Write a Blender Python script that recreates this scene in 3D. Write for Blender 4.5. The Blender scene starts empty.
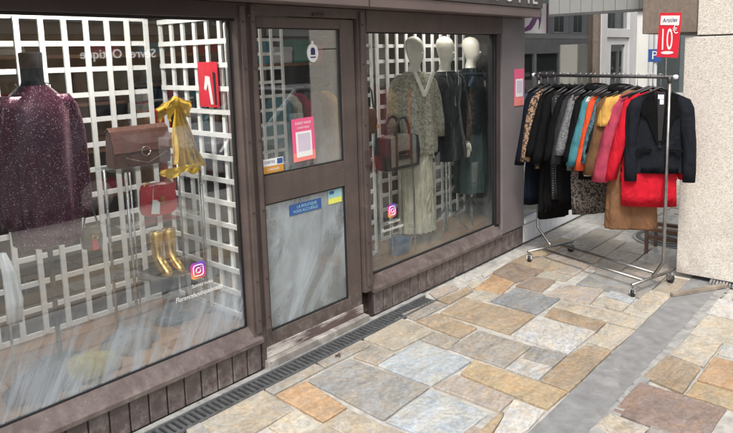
import bpy, bmesh, math, random
from mathutils import Vector, Matrix
random.seed(11)
R = math.radians
SC = bpy.context.scene
COL = SC.collection

# ------------------------------------------------------------------ camera
cam = bpy.data.cameras.new('camera'); camo = bpy.data.objects.new('camera', cam); COL.objects.link(camo)
m = Matrix(((0.6415483, 0.1224774, -0.75724175),
            (-0.76668928, 0.07077132, -0.63810576),
            (-0.02456254, 0.9899448, 0.13930533)))
camo.matrix_world = Matrix.Translation((0, 0, 1.8)) @ m.to_4x4()
cam.sensor_width = 36.0; cam.lens = 36.0*649.18/733.0
cam.shift_x = (366.5-390)/733.0; cam.shift_y = -(216.5-147)/733.0
cam.clip_start = 0.05; cam.clip_end = 2000
SC.camera = camo

# ------------------------------------------------------------------ sky, sun, exposure
SUN_EL, SUN_AZ = R(54), R(238)          # azimuth of the sun measured from +Y clockwise (towards +X)
w = bpy.data.worlds.new('World'); SC.world = w; w.use_nodes = True
nt = w.node_tree; bg = nt.nodes['Background']
sky = nt.nodes.new('ShaderNodeTexSky'); sky.sky_type = 'NISHITA'; sky.sun_disc = False
sky.sun_elevation = SUN_EL; sky.sun_rotation = SUN_AZ; sky.air_density = 1.0; sky.dust_density = 4.0; sky.ozone_density = 1.0
hs = nt.nodes.new('ShaderNodeHueSaturation'); hs.inputs['Saturation'].default_value = 0.30
nt.links.new(sky.outputs[0], hs.inputs['Color']); nt.links.new(hs.outputs[0], bg.inputs['Color'])
bg.inputs['Strength'].default_value = 0.15
sl = bpy.data.lights.new('sun', 'SUN'); sl.energy = 1.5; sl.angle = R(12); sl.color = (1.0, 0.95, 0.88)
so = bpy.data.objects.new('sun', sl); COL.objects.link(so)
sd = Vector((math.sin(SUN_AZ)*math.cos(SUN_EL), math.cos(SUN_AZ)*math.cos(SUN_EL), math.sin(SUN_EL)))
so.rotation_euler = sd.to_track_quat('Z', 'Y').to_euler()
SC.view_settings.view_transform = 'Standard'; SC.view_settings.look = 'None'
SC.view_settings.exposure = 0.62; SC.view_settings.gamma = 1.0

# ------------------------------------------------------------------ helpers: tags and objects
def tag(o, label=None, cat=None, group=None, kind=None):
    if label: o['label'] = label
    if cat: o['category'] = cat
    if group: o['group'] = group
    if kind: o['kind'] = kind
    return o
def empty(name, loc=(0, 0, 0), rz=0.0):
    o = bpy.data.objects.new(name, None); COL.objects.link(o)
    o.location = loc; o.rotation_euler = (0, 0, rz); o.empty_display_size = .05
    return o
def link(name, me, mat=None, parent=None, smooth=False):
    if mat is not None and not me.materials: me.materials.append(mat)
    if smooth:
        for p in me.polygons: p.use_smooth = True
    o = bpy.data.objects.new(name, me); COL.objects.link(o)
    if parent is not None: o.parent = parent
    return o
class MB:
    def __init__(s): s.v = []; s.f = []
    def add(s, vs, fs):
        n = len(s.v); s.v += [tuple(v) for v in vs]; s.f += [tuple(i+n for i in f) for f in fs]; return s
    def box(s, x0, x1, y0, y1, z0, z1):
        return s.add([(x0,y0,z0),(x1,y0,z0),(x1,y1,z0),(x0,y1,z0),(x0,y0,z1),(x1,y0,z1),(x1,y1,z1),(x0,y1,z1)],
                     [(3,2,1,0),(4,5,6,7),(0,1,5,4),(1,2,6,5),(2,3,7,6),(3,0,4,7)])
    def prism(s, pts, y0, y1, axis='y'):
        n = len(pts); vs = []
        for yy in (y0, y1):
            for (a, b) in pts:
                vs.append((a, yy, b) if axis == 'y' else ((yy, a, b) if axis == 'x' else (a, b, yy)))
        fs = [tuple(range(n)), tuple(range(2*n-1, n-1, -1))]
        for i in range(n): fs.append((i, n+i, n+(i+1) % n, (i+1) % n))
        return s.add(vs, fs)
    def tube(s, pts, r, n=8, cap=True):
        pts = [Vector(p) for p in pts]; rs = r if isinstance(r, (list, tuple)) else [r]*len(pts)
        base = len(s.v); prev = None
        for i, p in enumerate(pts):
            d = (pts[min(i+1, len(pts)-1)]-pts[max(i-1, 0)]).normalized()
            if prev is None:
                a = Vector((0,0,1)) if abs(d.z) < .9 else Vector((1,0,0)); a = d.cross(a).normalized()
            else:
                a = (prev-d*prev.dot(d)).normalized()
            prev = a; b = d.cross(a)
            for k in range(n):
                t = 2*math.pi*k/n; q = p+(a*math.cos(t)+b*math.sin(t))*rs[i]; s.v.append(tuple(q))
        for i in range(len(pts)-1):
            for k in range(n):
                k2 = (k+1) % n
                s.f.append((base+i*n+k, base+i*n+k2, base+(i+1)*n+k2, base+(i+1)*n+k))
        if cap:
            s.f.append(tuple(base+k for k in range(n-1, -1, -1)))
            e = base+(len(pts)-1)*n; s.f.append(tuple(e+k for k in range(n)))
        return s
    def loft(s, secs, n=24, fold=0, folds=9, ph=0.0, cap0=True, cap1=True, sq=1.0):
        # secs: (cx, cy, z, rx, ry, fold factor)
        base = len(s.v)
        for c in secs:
            cx, cy, z, rx, ry = c[:5]; ff = (c[5] if len(c) > 5 else 0)*fold
            for k in range(n):
                t = 2*math.pi*k/n
                ct, st = math.cos(t), math.sin(t)
                if sq != 1.0:
                    ct = math.copysign(abs(ct)**sq, ct); st = math.copysign(abs(st)**sq, st)
                g = 1+ff*math.sin(folds*t+ph+1.3*math.sin(2*t+ph)); g2 = 1+ff*2.2*math.sin(folds*t+ph+1.3*math.sin(2*t+ph))
                s.v.append((cx+rx*ct*g, cy+ry*st*g2, z))
        for i in range(len(secs)-1):
            for k in range(n):
                k2 = (k+1) % n
                s.f.append((base+i*n+k, base+i*n+k2, base+(i+1)*n+k2, base+(i+1)*n+k))
        if cap0: s.f.append(tuple(base+k for k in range(n-1, -1, -1)))
        if cap1:
            e = base+(len(secs)-1)*n; s.f.append(tuple(e+k for k in range(n)))
        return s
    def disc(s, c, r, n=20, axis='z'):
        vs = []
        for k in range(n):
            t = 2*math.pi*k/n; a, b = r*math.cos(t), r*math.sin(t)
            vs.append((c[0]+a, c[1]+b, c[2]) if axis == 'z' else (c[0]+a, c[1], c[2]+b))
        return s.add(vs, [tuple(range(n))])
    def mesh(s, name='m', fix=True):
        me = bpy.data.meshes.new(name); me.from_pydata(s.v, [], s.f)
        if fix:
            bm = bmesh.new(); bm.from_mesh(me); bmesh.ops.recalc_face_normals(bm, faces=bm.faces); bm.to_mesh(me); bm.free()
        me.update(); return me
    def build(s, name, mat, parent=None, smooth=False, bevel=0, seg=2):
        me = s.mesh(name)
        if bevel:
            bm = bmesh.new(); bm.from_mesh(me)
            bmesh.ops.bevel(bm, geom=list(bm.edges), offset=bevel, segments=seg, profile=.6, affect='EDGES', clamp_overlap=True)
            bm.to_mesh(me); bm.free()
        return link(name, me, mat, parent, smooth)
def box(name, b, mat, parent=None, bevel=0, **k):
    o = MB().box(*b).build(name, mat, parent, bevel=bevel)
    if k: tag(o, **k)
    return o
def text(name, body, size, mat, loc, rot, parent=None, ext=.001, align='CENTER', sx=1.0, shear=0.0):
    cu = bpy.data.curves.new(name, 'FONT'); cu.body = body; cu.size = size; cu.extrude = ext
    cu.align_x = align; cu.align_y = 'CENTER'; cu.resolution_u = 3; cu.shear = shear
    t = bpy.data.objects.new(name+'_tmp', cu); COL.objects.link(t)
    bpy.context.view_layer.update()
    me = bpy.data.meshes.new_from_object(t.evaluated_get(bpy.context.evaluated_depsgraph_get()))
    bpy.data.objects.remove(t)
    me.materials.clear()
    o = link(name, me, mat, parent); o.location = loc; o.rotation_euler = rot; o.scale = (sx, 1, 1)
    return o
FACE = (R(90), 0, 0)          # upright, read by someone standing on the pavement (facing -Y)

# ------------------------------------------------------------------ helpers: materials
def new_mat(name):
    mt = bpy.data.materials.new(name); mt.use_nodes = True
    n = mt.node_tree.nodes; l = mt.node_tree.links
    return mt, n, l, n['Principled BSDF']
def ramp(n, l, src, stops):
    r = n.new('ShaderNodeValToRGB'); e = r.color_ramp.elements
    while len(e) < len(stops): e.new(.5)
    for i, (p, c) in enumerate(stops):
        e[i].position = p; e[i].color = (c if len(c) == 4 else (*c, 1)) if isinstance(c, (tuple, list)) else (c, c, c, 1)
    l.new(src, r.inputs[0]); return r
def noise(n, l, scale, detail=4, rough=.55, co=None, dist=0.0):
    t = n.new('ShaderNodeTexNoise'); t.inputs['Scale'].default_value = scale; t.inputs['Detail'].default_value = detail
    t.inputs['Roughness'].default_value = rough; t.inputs['Distortion'].default_value = dist
    if co is not None: l.new(co, t.inputs['Vector'])
    return t
def coords(n, l, scale=(1,1,1), kind='Object'):
    c = n.new('ShaderNodeTexCoord'); mp = n.new('ShaderNodeMapping'); mp.inputs['Scale'].default_value = scale
    l.new(c.outputs[kind], mp.inputs[0]); return mp.outputs[0]
def bump(n, l, b, h, strength=.3, dist=.01):
    bp = n.new('ShaderNodeBump'); bp.inputs['Strength'].default_value = strength; bp.inputs['Distance'].default_value = dist
    l.new(h, bp.inputs['Height']); l.new(bp.outputs[0], b.inputs['Normal']); return bp
def mixc(n, l, fac, a, b, mode='MIX'):
    x = n.new('ShaderNodeMix'); x.data_type = 'RGBA'; x.blend_type = mode
    for sock, val in ((x.inputs[0], fac), (x.inputs[6], a), (x.inputs[7], b)):
        if isinstance(val, (int, float)): sock.default_value = val
        elif isinstance(val, tuple): sock.default_value = (*val[:3], 1)
        else: l.new(val, sock)
    return x.outputs[2]
def pmat(name, col, rough=.6, var=.25, scale=8, bmp=0.0, bscale=60, metal=0.0, spec=.5, stretch=(1,1,1), dirt=None, dscale=3, dthr=.6, sheen=0):
    mt, n, l, b = new_mat(name)
    co = coords(n, l, stretch)
    nz = noise(n, l, scale, 5, .6, co)
    lo = tuple(c*(1-var) for c in col); hi = tuple(min(1, c*(1+var)) for c in col)
    r = ramp(n, l, nz.outputs[0], [(.3, lo), (.7, hi)])
    out = r.outputs[0]
    if dirt:
        dz = noise(n, l, dscale, 6, .7, co); dm = ramp(n, l, dz.outputs[0], [(dthr, 0), (dthr+.12, 1)])
        out = mixc(n, l, dm.outputs[0], out, dirt)
    l.new(out, b.inputs['Base Color'])
    rr = ramp(n, l, nz.outputs[0], [(.2, max(0, rough-.12)), (.8, min(1, rough+.1))]); l.new(rr.outputs[0], b.inputs['Roughness'])
    b.inputs['Metallic'].default_value = metal; b.inputs['Specular IOR Level'].default_value = spec
    if sheen: b.inputs['Sheen Weight'].default_value = sheen
    if bmp:
        bz = noise(n, l, bscale, 4, .6, co); bump(n, l, b, bz.outputs[0], bmp, .004)
    return mt
def cloth(name, col, var=.22, rough=.9, weave=260, bmp=.25, sheen=.0):
    mt = pmat(name, col, rough, var, 9, bmp, weave, spec=.12, sheen=sheen)
    n, l = mt.node_tree.nodes, mt.node_tree.links; b = n['Principled BSDF']; old = b.inputs['Normal'].links[0].from_socket
    f1 = noise(n, l, 9, 3, .5, coords(n, l, (1.2,1.2,.6)), 1.0)
    bp = n.new('ShaderNodeBump'); bp.inputs['Strength'].default_value = .8; bp.inputs['Distance'].default_value = .035
    l.new(f1.outputs[0], bp.inputs['Height']); l.new(old, bp.inputs['Normal']); l.new(bp.outputs[0], b.inputs['Normal'])
    return mt
def emat(name, col, st):
    mt, n, l, b = new_mat(name); b.inputs['Base Color'].default_value = (*col, 1)
    b.inputs['Emission Color'].default_value = (*col, 1); b.inputs['Emission Strength'].default_value = st; return mt

def glass_mat(name, tint=(.90,.92,.92), haze=None, ior=1.98):
    """thin pane: Fresnel mirror over clear glass, with an optional film of dirt / whitewash smears"""
    mt = bpy.data.materials.new(name); mt.use_nodes = True; n = mt.node_tree.nodes; l = mt.node_tree.links
    n.remove(n['Principled BSDF']); out = n['Material Output']
    tr = n.new('ShaderNodeBsdfTransparent'); tr.inputs[0].default_value = (*tint, 1)
    gl = n.new('ShaderNodeBsdfGlossy'); gl.inputs['Roughness'].default_value = .012; gl.inputs['Color'].default_value = (1,1,1,1)
    geo = n.new('ShaderNodeNewGeometry'); ii = n.new('ShaderNodeMapRange')
    ii.inputs['To Min'].default_value = ior; ii.inputs['To Max'].default_value = 1/ior; l.new(geo.outputs['Backfacing'], ii.inputs['Value'])
    fr = n.new('ShaderNodeFresnel'); l.new(ii.outputs[0], fr.inputs['IOR'])
    mx = n.new('ShaderNodeMixShader'); l.new(fr.outputs[0], mx.inputs[0]); l.new(tr.outputs[0], mx.inputs[1]); l.new(gl.outputs[0], mx.inputs[2])
    res = mx.outputs[0]
    if haze:
        amt, z0, z1, lowamt, stretch, col, basev, nsc = haze
        co = n.new('ShaderNodeTexCoord'); m0 = n.new('ShaderNodeMapping'); m0.inputs['Rotation'].default_value = (0, R(-24), 0); l.new(co.outputs['Object'], m0.inputs[0])
        mp = n.new('ShaderNodeMapping'); mp.inputs['Scale'].default_value = stretch; l.new(m0.outputs[0], mp.inputs[0])
        a = noise(n, l, nsc, 7, .66, mp.outputs[0], .9)
        a2 = noise(n, l, 1.3, 4, .6, co.outputs['Object'], .6)
        sp = n.new('ShaderNodeSeparateXYZ'); l.new(co.outputs['Object'], sp.inputs[0])
        gz = n.new('ShaderNodeMapRange'); gz.interpolation_type = 'SMOOTHSTEP'
        gz.inputs['From Min'].default_value = z1; gz.inputs['From Max'].default_value = z0
        gz.inputs['To Min'].default_value = amt; gz.inputs['To Max'].default_value = lowamt; l.new(sp.outputs[2], gz.inputs['Value'])
        r1 = ramp(n, l, a.outputs[0], [(.40, 0.0), (.62, 1.0)]); r2 = ramp(n, l, a2.outputs[0], [(.3, .35), (.65, 1.0)])
        m1 = n.new('ShaderNodeMath'); m1.operation = 'MULTIPLY'; l.new(r1.outputs[0], m1.inputs[0]); l.new(r2.outputs[0], m1.inputs[1])
        m2 = n.new('ShaderNodeMath'); m2.operation = 'MULTIPLY_ADD'; m2.inputs[1].default_value = 1-basev; m2.inputs[2].default_value = basev; l.new(m1.outputs[0], m2.inputs[0])
        m3 = n.new('ShaderNodeMath'); m3.operation = 'MULTIPLY'; l.new(m2.outputs[0], m3.inputs[0]); l.new(gz.outputs[0], m3.inputs[1])
        df = n.new('ShaderNodeBsdfDiffuse'); df.inputs[0].default_value = (*col, 1)
        tl = n.new('ShaderNodeBsdfTranslucent'); tl.inputs[0].default_value = (*col, 1)
        dd = n.new('ShaderNodeMixShader'); dd.inputs[0].default_value = .3; l.new(df.outputs[0], dd.inputs[1]); l.new(tl.outputs[0], dd.inputs[2])
        m4 = n.new('ShaderNodeMixShader'); l.new(m3.outputs[0], m4.inputs[0]); l.new(res, m4.inputs[1]); l.new(dd.outputs[0], m4.inputs[2])
        res = m4.outputs[0]
    l.new(res, out.inputs['Surface']); return mt

def stone_mat():
    mt, n, l, b = new_mat('sandstone_paving')
    oi = n.new('ShaderNodeObjectInfo'); tc = n.new('ShaderNodeTexCoord')
    ro = n.new('ShaderNodeVectorMath'); ro.operation = 'MULTIPLY_ADD'
    cmb = n.new('ShaderNodeCombineXYZ')
    for i in range(3): l.new(oi.outputs['Random'], cmb.inputs[i])
    l.new(cmb.outputs[0], ro.inputs[0]); ro.inputs[1].default_value = (37, 53, 11); l.new(tc.outputs['Object'], ro.inputs[2])
    rot = n.new('ShaderNodeMapping'); l.new(ro.outputs[0], rot.inputs[0]); rot.inputs['Scale'].default_value = (1.0, 2.6, 1)
    rz = n.new('ShaderNodeCombineXYZ'); mr = n.new('ShaderNodeMath'); mr.operation = 'MULTIPLY'; mr.inputs[1].default_value = 6.0
    l.new(oi.outputs['Random'], mr.inputs[0]); l.new(mr.outputs[0], rz.inputs[2]); l.new(rz.outputs[0], rot.inputs['Rotation'])
    big = noise(n, l, 3.2, 6, .62, rot.outputs[0], .9); fine = noise(n, l, 42, 5, .7, ro.outputs[0]); mid = noise(n, l, 11, 6, .65, ro.outputs[0], .5)
    br = ramp(n, l, big.outputs[0], [(.28, .74), (.5, 1.0), (.74, 1.22)])
    c1 = mixc(n, l, 1.0, oi.outputs['Color'], br.outputs[0], 'MULTIPLY')
    warm = ramp(n, l, mid.outputs[0], [(.40, (.96,1.0,1.05)), (.62, (1.08,.97,.82))]); c2 = mixc(n, l, .8, c1, warm.outputs[0], 'MULTIPLY')
    sp = ramp(n, l, fine.outputs[0], [(.30, .58), (.55, 1.0), (.75, 1.32)]); c3 = mixc(n, l, .8, c2, sp.outputs[0], 'MULTIPLY')
    # chalky bloom left on the riven face
    bz = noise(n, l, 5.5, 8, .72, rot.outputs[0], 1.6); bm_ = ramp(n, l, bz.outputs[0], [(.60, 0), (.72, .5)])
    c4 = mixc(n, l, bm_.outputs[0], c3, (.62, .60, .56))
    vm = n.new('ShaderNodeMapping'); vm.inputs['Scale'].default_value = (1.0, 6.5, 1); l.new(rot.outputs[0], vm.inputs[0])
    vn = noise(n, l, 3.4, 7, .74, vm.outputs[0], 1.1); vr = ramp(n, l, vn.outputs[0], [(.34, .60), (.46, 1.0), (.58, 1.0), (.70, 1.42)])
    c4 = mixc(n, l, .60, c4, vr.outputs[0], 'MULTIPLY')
    gz = noise(n, l, 95, 2, .5, ro.outputs[0]); gm = ramp(n, l, gz.outputs[0], [(.70, 0), (.76, .5)]); c5 = mixc(n, l, gm.outputs[0], c4, (.10, .09, .08))
    l.new(c5, b.inputs['Base Color'])
    rr = ramp(n, l, mid.outputs[0], [(.3, .22), (.7, .55)]); l.new(rr.outputs[0], b.inputs['Roughness']); b.inputs['Specular IOR Level'].default_value = .45
    ad = n.new('ShaderNodeMath'); ad.operation = 'MULTIPLY_ADD'; ad.inputs[1].default_value = .35; l.new(fine.outputs[0], ad.inputs[0]); l.new(vn.outputs[0], ad.inputs[2])
    bump(n, l, b, ad.outputs[0], .30, .009)
    return mt

def brick_pave_mat():
    mt, n, l, b = new_mat('distant_paving')
    co = coords(n, l, (1,1,1)); bk = n.new('ShaderNodeTexBrick'); l.new(co, bk.inputs['Vector'])
    bk.inputs['Scale'].default_value = 2.2; bk.inputs['Color1'].default_value = (.46,.42,.36,1); bk.inputs['Color2'].default_value = (.40,.39,.37,1)
    bk.inputs['Mortar'].default_value = (.42,.40,.37,1); bk.inputs['Mortar Size'].default_value = .02; bk.inputs['Bias'].default_value = 0
    nz = noise(n, l, 3, 5, .6, co); r = ramp(n, l, nz.outputs[0], [(.3, .7), (.7, 1.2)])
    l.new(mixc(n, l, 1.0, bk.outputs[0], r.outputs[0], 'MULTIPLY'), b.inputs['Base Color']); b.inputs['Roughness'].default_value = .7
    return mt

def pebble_mat():
    mt, n, l, b = new_mat('pebbledash')
    co = coords(n, l); v = n.new('ShaderNodeTexVoronoi'); v.inputs['Scale'].default_value = 150; l.new(co, v.inputs['Vector'])
    r = ramp(n, l, v.outputs['Color'], [(.15, (.56,.52,.46)), (.5, (.68,.64,.575)), (.85, (.78,.75,.69))])
    nz = noise(n, l, 60, 5, .7, co); sp = ramp(n, l, nz.outputs[0], [(.32, .66), (.48, 1.0)])
    c = mixc(n, l, .9, r.outputs[0], sp.outputs[0], 'MULTIPLY')
    st = noise(n, l, 2.0, 7, .7, coords(n, l, (1, 1, .6)), .5); sm = ramp(n, l, st.outputs[0], [(.46, 0), (.66, .85)])
    sx = n.new('ShaderNodeSeparateXYZ'); l.new(co, sx.inputs[0]); lowz = n.new('ShaderNodeMapRange'); lowz.inputs['From Min'].default_value = .75; lowz.inputs['From Max'].default_value = .05
    l.new(sx.outputs[2], lowz.inputs['Value'])
    mm = n.new('ShaderNodeMath'); mm.operation = 'MULTIPLY'; l.new(sm.outputs[0], mm.inputs[0]); l.new(lowz.outputs[0], mm.inputs[1])
    l.new(mixc(n, l, mm.outputs[0], c, (.24,.20,.18)), b.inputs['Base Color']); b.inputs['Roughness'].default_value = .85
    bump(n, l, b, v.outputs['Distance'], .5, .006)
    return mt

def sequin_mat():
    mt, n, l, b = new_mat('plum_sequins')
    co = coords(n, l); v = n.new('ShaderNodeTexVoronoi'); v.inputs['Scale'].default_value = 330; l.new(co, v.inputs['Vector'])
    s = n.new('ShaderNodeSeparateColor'); l.new(v.outputs['Color'], s.inputs[0])
    r = ramp(n, l, s.outputs[0], [(.0, (.045,.005,.018)), (.84, (.11,.012,.045)), (.94, (.26,.08,.15)), (1.0, (.85,.75,.78))])  # palest cells paint the sparkle of the sequins into the colour
    l.new(r.outputs[0], b.inputs['Base Color']); b.inputs['Roughness'].default_value = .32; b.inputs['Metallic'].default_value = .35
    bump(n, l, b, s.outputs[1], .9, .006); return mt

def pattern_mat(name, a, c, scale=40, kind='leopard'):
    mt, n, l, b = new_mat(name); co = coords(n, l)
    if kind == 'dots':
        v = n.new('ShaderNodeTexVoronoi'); v.inputs['Scale'].default_value = scale; v.inputs['Randomness'].default_value = .12; l.new(co, v.inputs['Vector'])
        r = ramp(n, l, v.outputs['Distance'], [(.20, c), (.28, a)])
    elif kind == 'leopard':
        v = n.new('ShaderNodeTexVoronoi'); v.inputs['Scale'].default_value = scale; l.new(co, v.inputs['Vector'])
        r = ramp(n, l, v.outputs['Distance'], [(.16, a), (.30, c), (.48, c), (.56, a)])
    else:
        v = noise(n, l, scale, 6, .75, co, .8); r = ramp(n, l, v.outputs[0], [(.42, a), (.56, c)])
    l.new(r.outputs[0], b.inputs['Base Color']); b.inputs['Roughness'].default_value = .85
    bz = noise(n, l, 240, 3, .6, co); bump(n, l, b, bz.outputs[0], .2, .003); return mt

def weather(mt, chip=.66, zsplash=.35):
    n, l = mt.node_tree.nodes, mt.node_tree.links; b = n['Principled BSDF']; src = b.inputs['Base Color'].links[0].from_socket
    g = n.new('ShaderNodeNewGeometry')
    a = noise(n, l, 26, 6, .75, g.outputs['Position']); am = ramp(n, l, a.outputs[0], [(chip, 0), (chip+.03, .8)])
    c1 = mixc(n, l, am.outputs[0], src, (.36,.33,.31))
    mp = n.new('ShaderNodeMapping'); mp.inputs['Scale'].default_value = (9,9,1.2); l.new(g.outputs['Position'], mp.inputs[0])
    s = noise(n, l, 2.0, 6, .7, mp.outputs[0]); sm = ramp(n, l, s.outputs[0], [(.45, 0), (.72, .55)])
    c2 = mixc(n, l, sm.outputs[0], c1, (.055,.043,.042))
    z = n.new('ShaderNodeSeparateXYZ'); l.new(g.outputs['Position'], z.inputs[0]); mr = n.new('ShaderNodeMapRange'); mr.inputs['From Min'].default_value = zsplash; mr.inputs['From Max'].default_value = 0.0; l.new(z.outputs[2], mr.inputs['Value'])
    d = noise(n, l, 16, 7, .75, g.outputs['Position']); dm = ramp(n, l, d.outputs[0], [(.45, 0), (.7, .9)])
    mm = n.new('ShaderNodeMath'); mm.operation = 'MULTIPLY'; l.new(dm.outputs[0], mm.inputs[0]); l.new(mr.outputs[0], mm.inputs[1])
    l.new(mixc(n, l, mm.outputs[0], c2, (.30,.27,.25)), b.inputs['Base Color']); return mt
M = {}
M['stone'] = stone_mat(); M['farpave'] = brick_pave_mat(); M['pebble'] = pebble_mat()
M['mortar'] = pmat('mortar', (.42,.405,.375), .9, .25, 14, .6, 90, dirt=(.26,.25,.24), dscale=2.2, dthr=.55)
M['concrete'] = pmat('concrete_strip', (.235,.238,.24), .60, .20, 12, .35, 90, dirt=(.31,.31,.305), dscale=5, dthr=.56)
M['roughmortar'] = pmat('rough_mortar', (.31,.31,.30), .85, .28, 14, .35, 60, dirt=(.14,.14,.14), dscale=11, dthr=.57)
M['asphalt'] = pmat('asphalt', (.055,.055,.058), .85, .3, 4, .4, 120)
M['kerb'] = pmat('granite_kerb', (.34,.33,.32), .75, .25, 30, .3, 90)
M['paint'] = pmat('mauve_brown_paint', (.096,.073,.067), .42, .16, 3.0, .06, 30, spec=.5, stretch=(1,1,3), dirt=(.17,.130,.128), dscale=5, dthr=.63)
M['paint_dark'] = pmat('dark_brown_paint', (.050,.036,.036), .5, .2, 3, .1, 30)
M['board'] = pmat('board_paint', (.115,.089,.085), .40, .22, 2.2, .12, 18, stretch=(3,3,.7), dirt=(.20,.16,.16), dscale=7, dthr=.64)
M['sillpaint'] = pmat('sill_paint', (.121,.094,.089), .36, .18, 4, .08, 26, dirt=(.21,.17,.165), dscale=6, dthr=.6)
weather(M['paint']); weather(M['board'], .67); weather(M['sillpaint'], .65)
M['peeled'] = pmat('peeling_paint', (.13,.09,.09), .6, .3, 6, .4, 40, stretch=(.5,1,2.4), dirt=(.60,.57,.53), dscale=2.8, dthr=.46)
M['stepstone'] = pmat('step_stone', (.26,.24,.22), .8, .35, 9, .4, 50, dirt=(.48,.46,.43), dscale=4, dthr=.56)
M['rubber'] = pmat('black_gasket', (.012,.012,.013), .6, .2, 8)
M['greypaint'] = pmat('grey_post_paint', (.19,.165,.170), .4, .12, 3, .05, 30)
M['fascia'] = pmat('fascia_brown', (.155,.118,.112), .45, .14, 2.5, .05, 30)
M['signboard'] = pmat('sign_panel', (.075,.066,.066), .5, .15, 4)
M['letters'] = pmat('pale_letters', (.55,.55,.54), .5, .05, 4)
M['glassL'] = glass_mat('window_glass_left', haze=(.025, .36, .76, .66, (3.6,1,.45), (.58,.66,.73), .12, 3.4))
M['glassR'] = glass_mat('window_glass_right', ior=1.42, haze=(.02, .30, .7, .30, (2.2,1,.6), (.58,.66,.64), .25, 2.5))
M['glassDU'] = glass_mat('door_glass_upper', haze=(.03, 1.1, 1.45, .32, (2.0,1,.8), (.60,.62,.62), .3, 3.0))
M['glassDL'] = glass_mat('door_glass_lower', ior=1.5, haze=(.72, .2, .95, .92, (1.7,1,.7), (.60,.67,.71), .22, 2.0))
M['glassN'] = glass_mat('neighbour_glass', tint=(.70,.74,.74), ior=3.0)
M['glass'] = glass_mat('clear_glass', tint=(.9,.93,.92))
M['white'] = pmat('white_lattice_paint', (.86,.86,.85), .5, .06, 6, .1, 60)
M['whitepanel'] = pmat('white_panel_paint', (.80,.82,.85), .5, .10, 4, .1, 40, dirt=(.50,.52,.55), dscale=5, dthr=.62)
M['greyframe'] = pmat('pale_grey_frame', (.60,.60,.60), .45, .06, 4)
M['wood'] = pmat('display_floor_wood', (.25,.125,.06), .45, .3, 6, .15, 40, stretch=(.4,4,1))
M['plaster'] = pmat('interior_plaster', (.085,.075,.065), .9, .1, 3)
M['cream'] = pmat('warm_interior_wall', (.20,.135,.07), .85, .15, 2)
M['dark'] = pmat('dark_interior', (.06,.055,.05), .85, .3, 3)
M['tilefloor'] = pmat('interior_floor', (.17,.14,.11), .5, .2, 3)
M['chrome'] = pmat('satin_chrome', (.55,.55,.55), .28, .15, 10, metal=1.0)
M['railmetal'] = pmat('dull_rack_metal', (.33,.325,.315), .38, .25, 12, metal=1.0)
M['darkrail'] = pmat('dark_rack_rail', (.08,.08,.085), .45, .2, 10, metal=.6)
M['castiron'] = pmat('cast_iron', (.115,.12,.125), .6, .3, 20, .3, 80, metal=.4)
M['pit'] = pmat('drain_pit', (.012,.012,.012), .9, .2, 9)
M['black_rubber'] = pmat('caster_rubber', (.018,.018,.019), .55, .2, 15)
M['gold'] = pmat('gold', (.85,.56,.18), .28, .12, 10, metal=1.0)
M['mannequin'] = pmat('mannequin_white', (.70,.67,.59), .38, .04, 5)
M['blackfab'] = cloth('black_fabric', (.012,.012,.014))
M['sequin'] = sequin_mat()
M['brownleather'] = pmat('brown_croc_leather', (.15,.072,.058), .34, .35, 30, .7, 70)
M['redleather'] = pmat('red_leather', (.58,.018,.030), .34, .12, 8, .15, 120)
M['pinkpaper'] = pmat('pink_paper', (.80,.12,.26), .5, .12, 2)
M['orangepaper'] = pmat('orange_pink_paper', (.86,.25,.22), .5, .1, 2)
M['redpaper'] = pmat('red_paper', (.68,.022,.045), .42, .08, 3)
M['whitepaper'] = pmat('white_paper', (.82,.82,.82), .5, .03, 4)
M['lilacpaper'] = pmat('lilac_paper', (.62,.55,.66), .5, .06, 6)
M['bluepaper'] = pmat('blue_sticker', (.035,.10,.30), .4, .12, 5)
M['navyink'] = pmat('navy_ink', (.02,.03,.12), .5, .05, 5)
M['yellowpaper'] = pmat('yellow_sticker', (.70,.72,.14), .4, .1, 5)
M['goldpaper'] = pmat('ochre_sticker', (.62,.30,.05), .4, .1, 5)
M['cyanpaper'] = pmat('pale_blue_sticker', (.30,.55,.60), .4, .2, 20)
M['purple'] = pmat('purple_vinyl', (.17,.045,.20), .4, .1, 4)
M['beamstone'] = pmat('brown_beam_stone', (.20,.160,.130), .85, .2, 30, .5, 110, dirt=(.13,.105,.09), dscale=2, dthr=.55)
M['soffit'] = pmat('grey_soffit_panel', (.30,.31,.30), .55, .1, 3)
M['oldwood'] = pmat('weathered_brown_wood', (.17,.105,.075), .7, .3, 6, .3, 30, stretch=(6,.6,6))
M['ply'] = pmat('dusty_timber', (.25,.21,.17), .85, .35, 12, .5, 40)
M['plastic'] = pmat('crumpled_plastic', (.24,.24,.235), .6, .5, 40, 1.0, 60)

# ================================================================== SETTING
YW = 2.886
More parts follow.
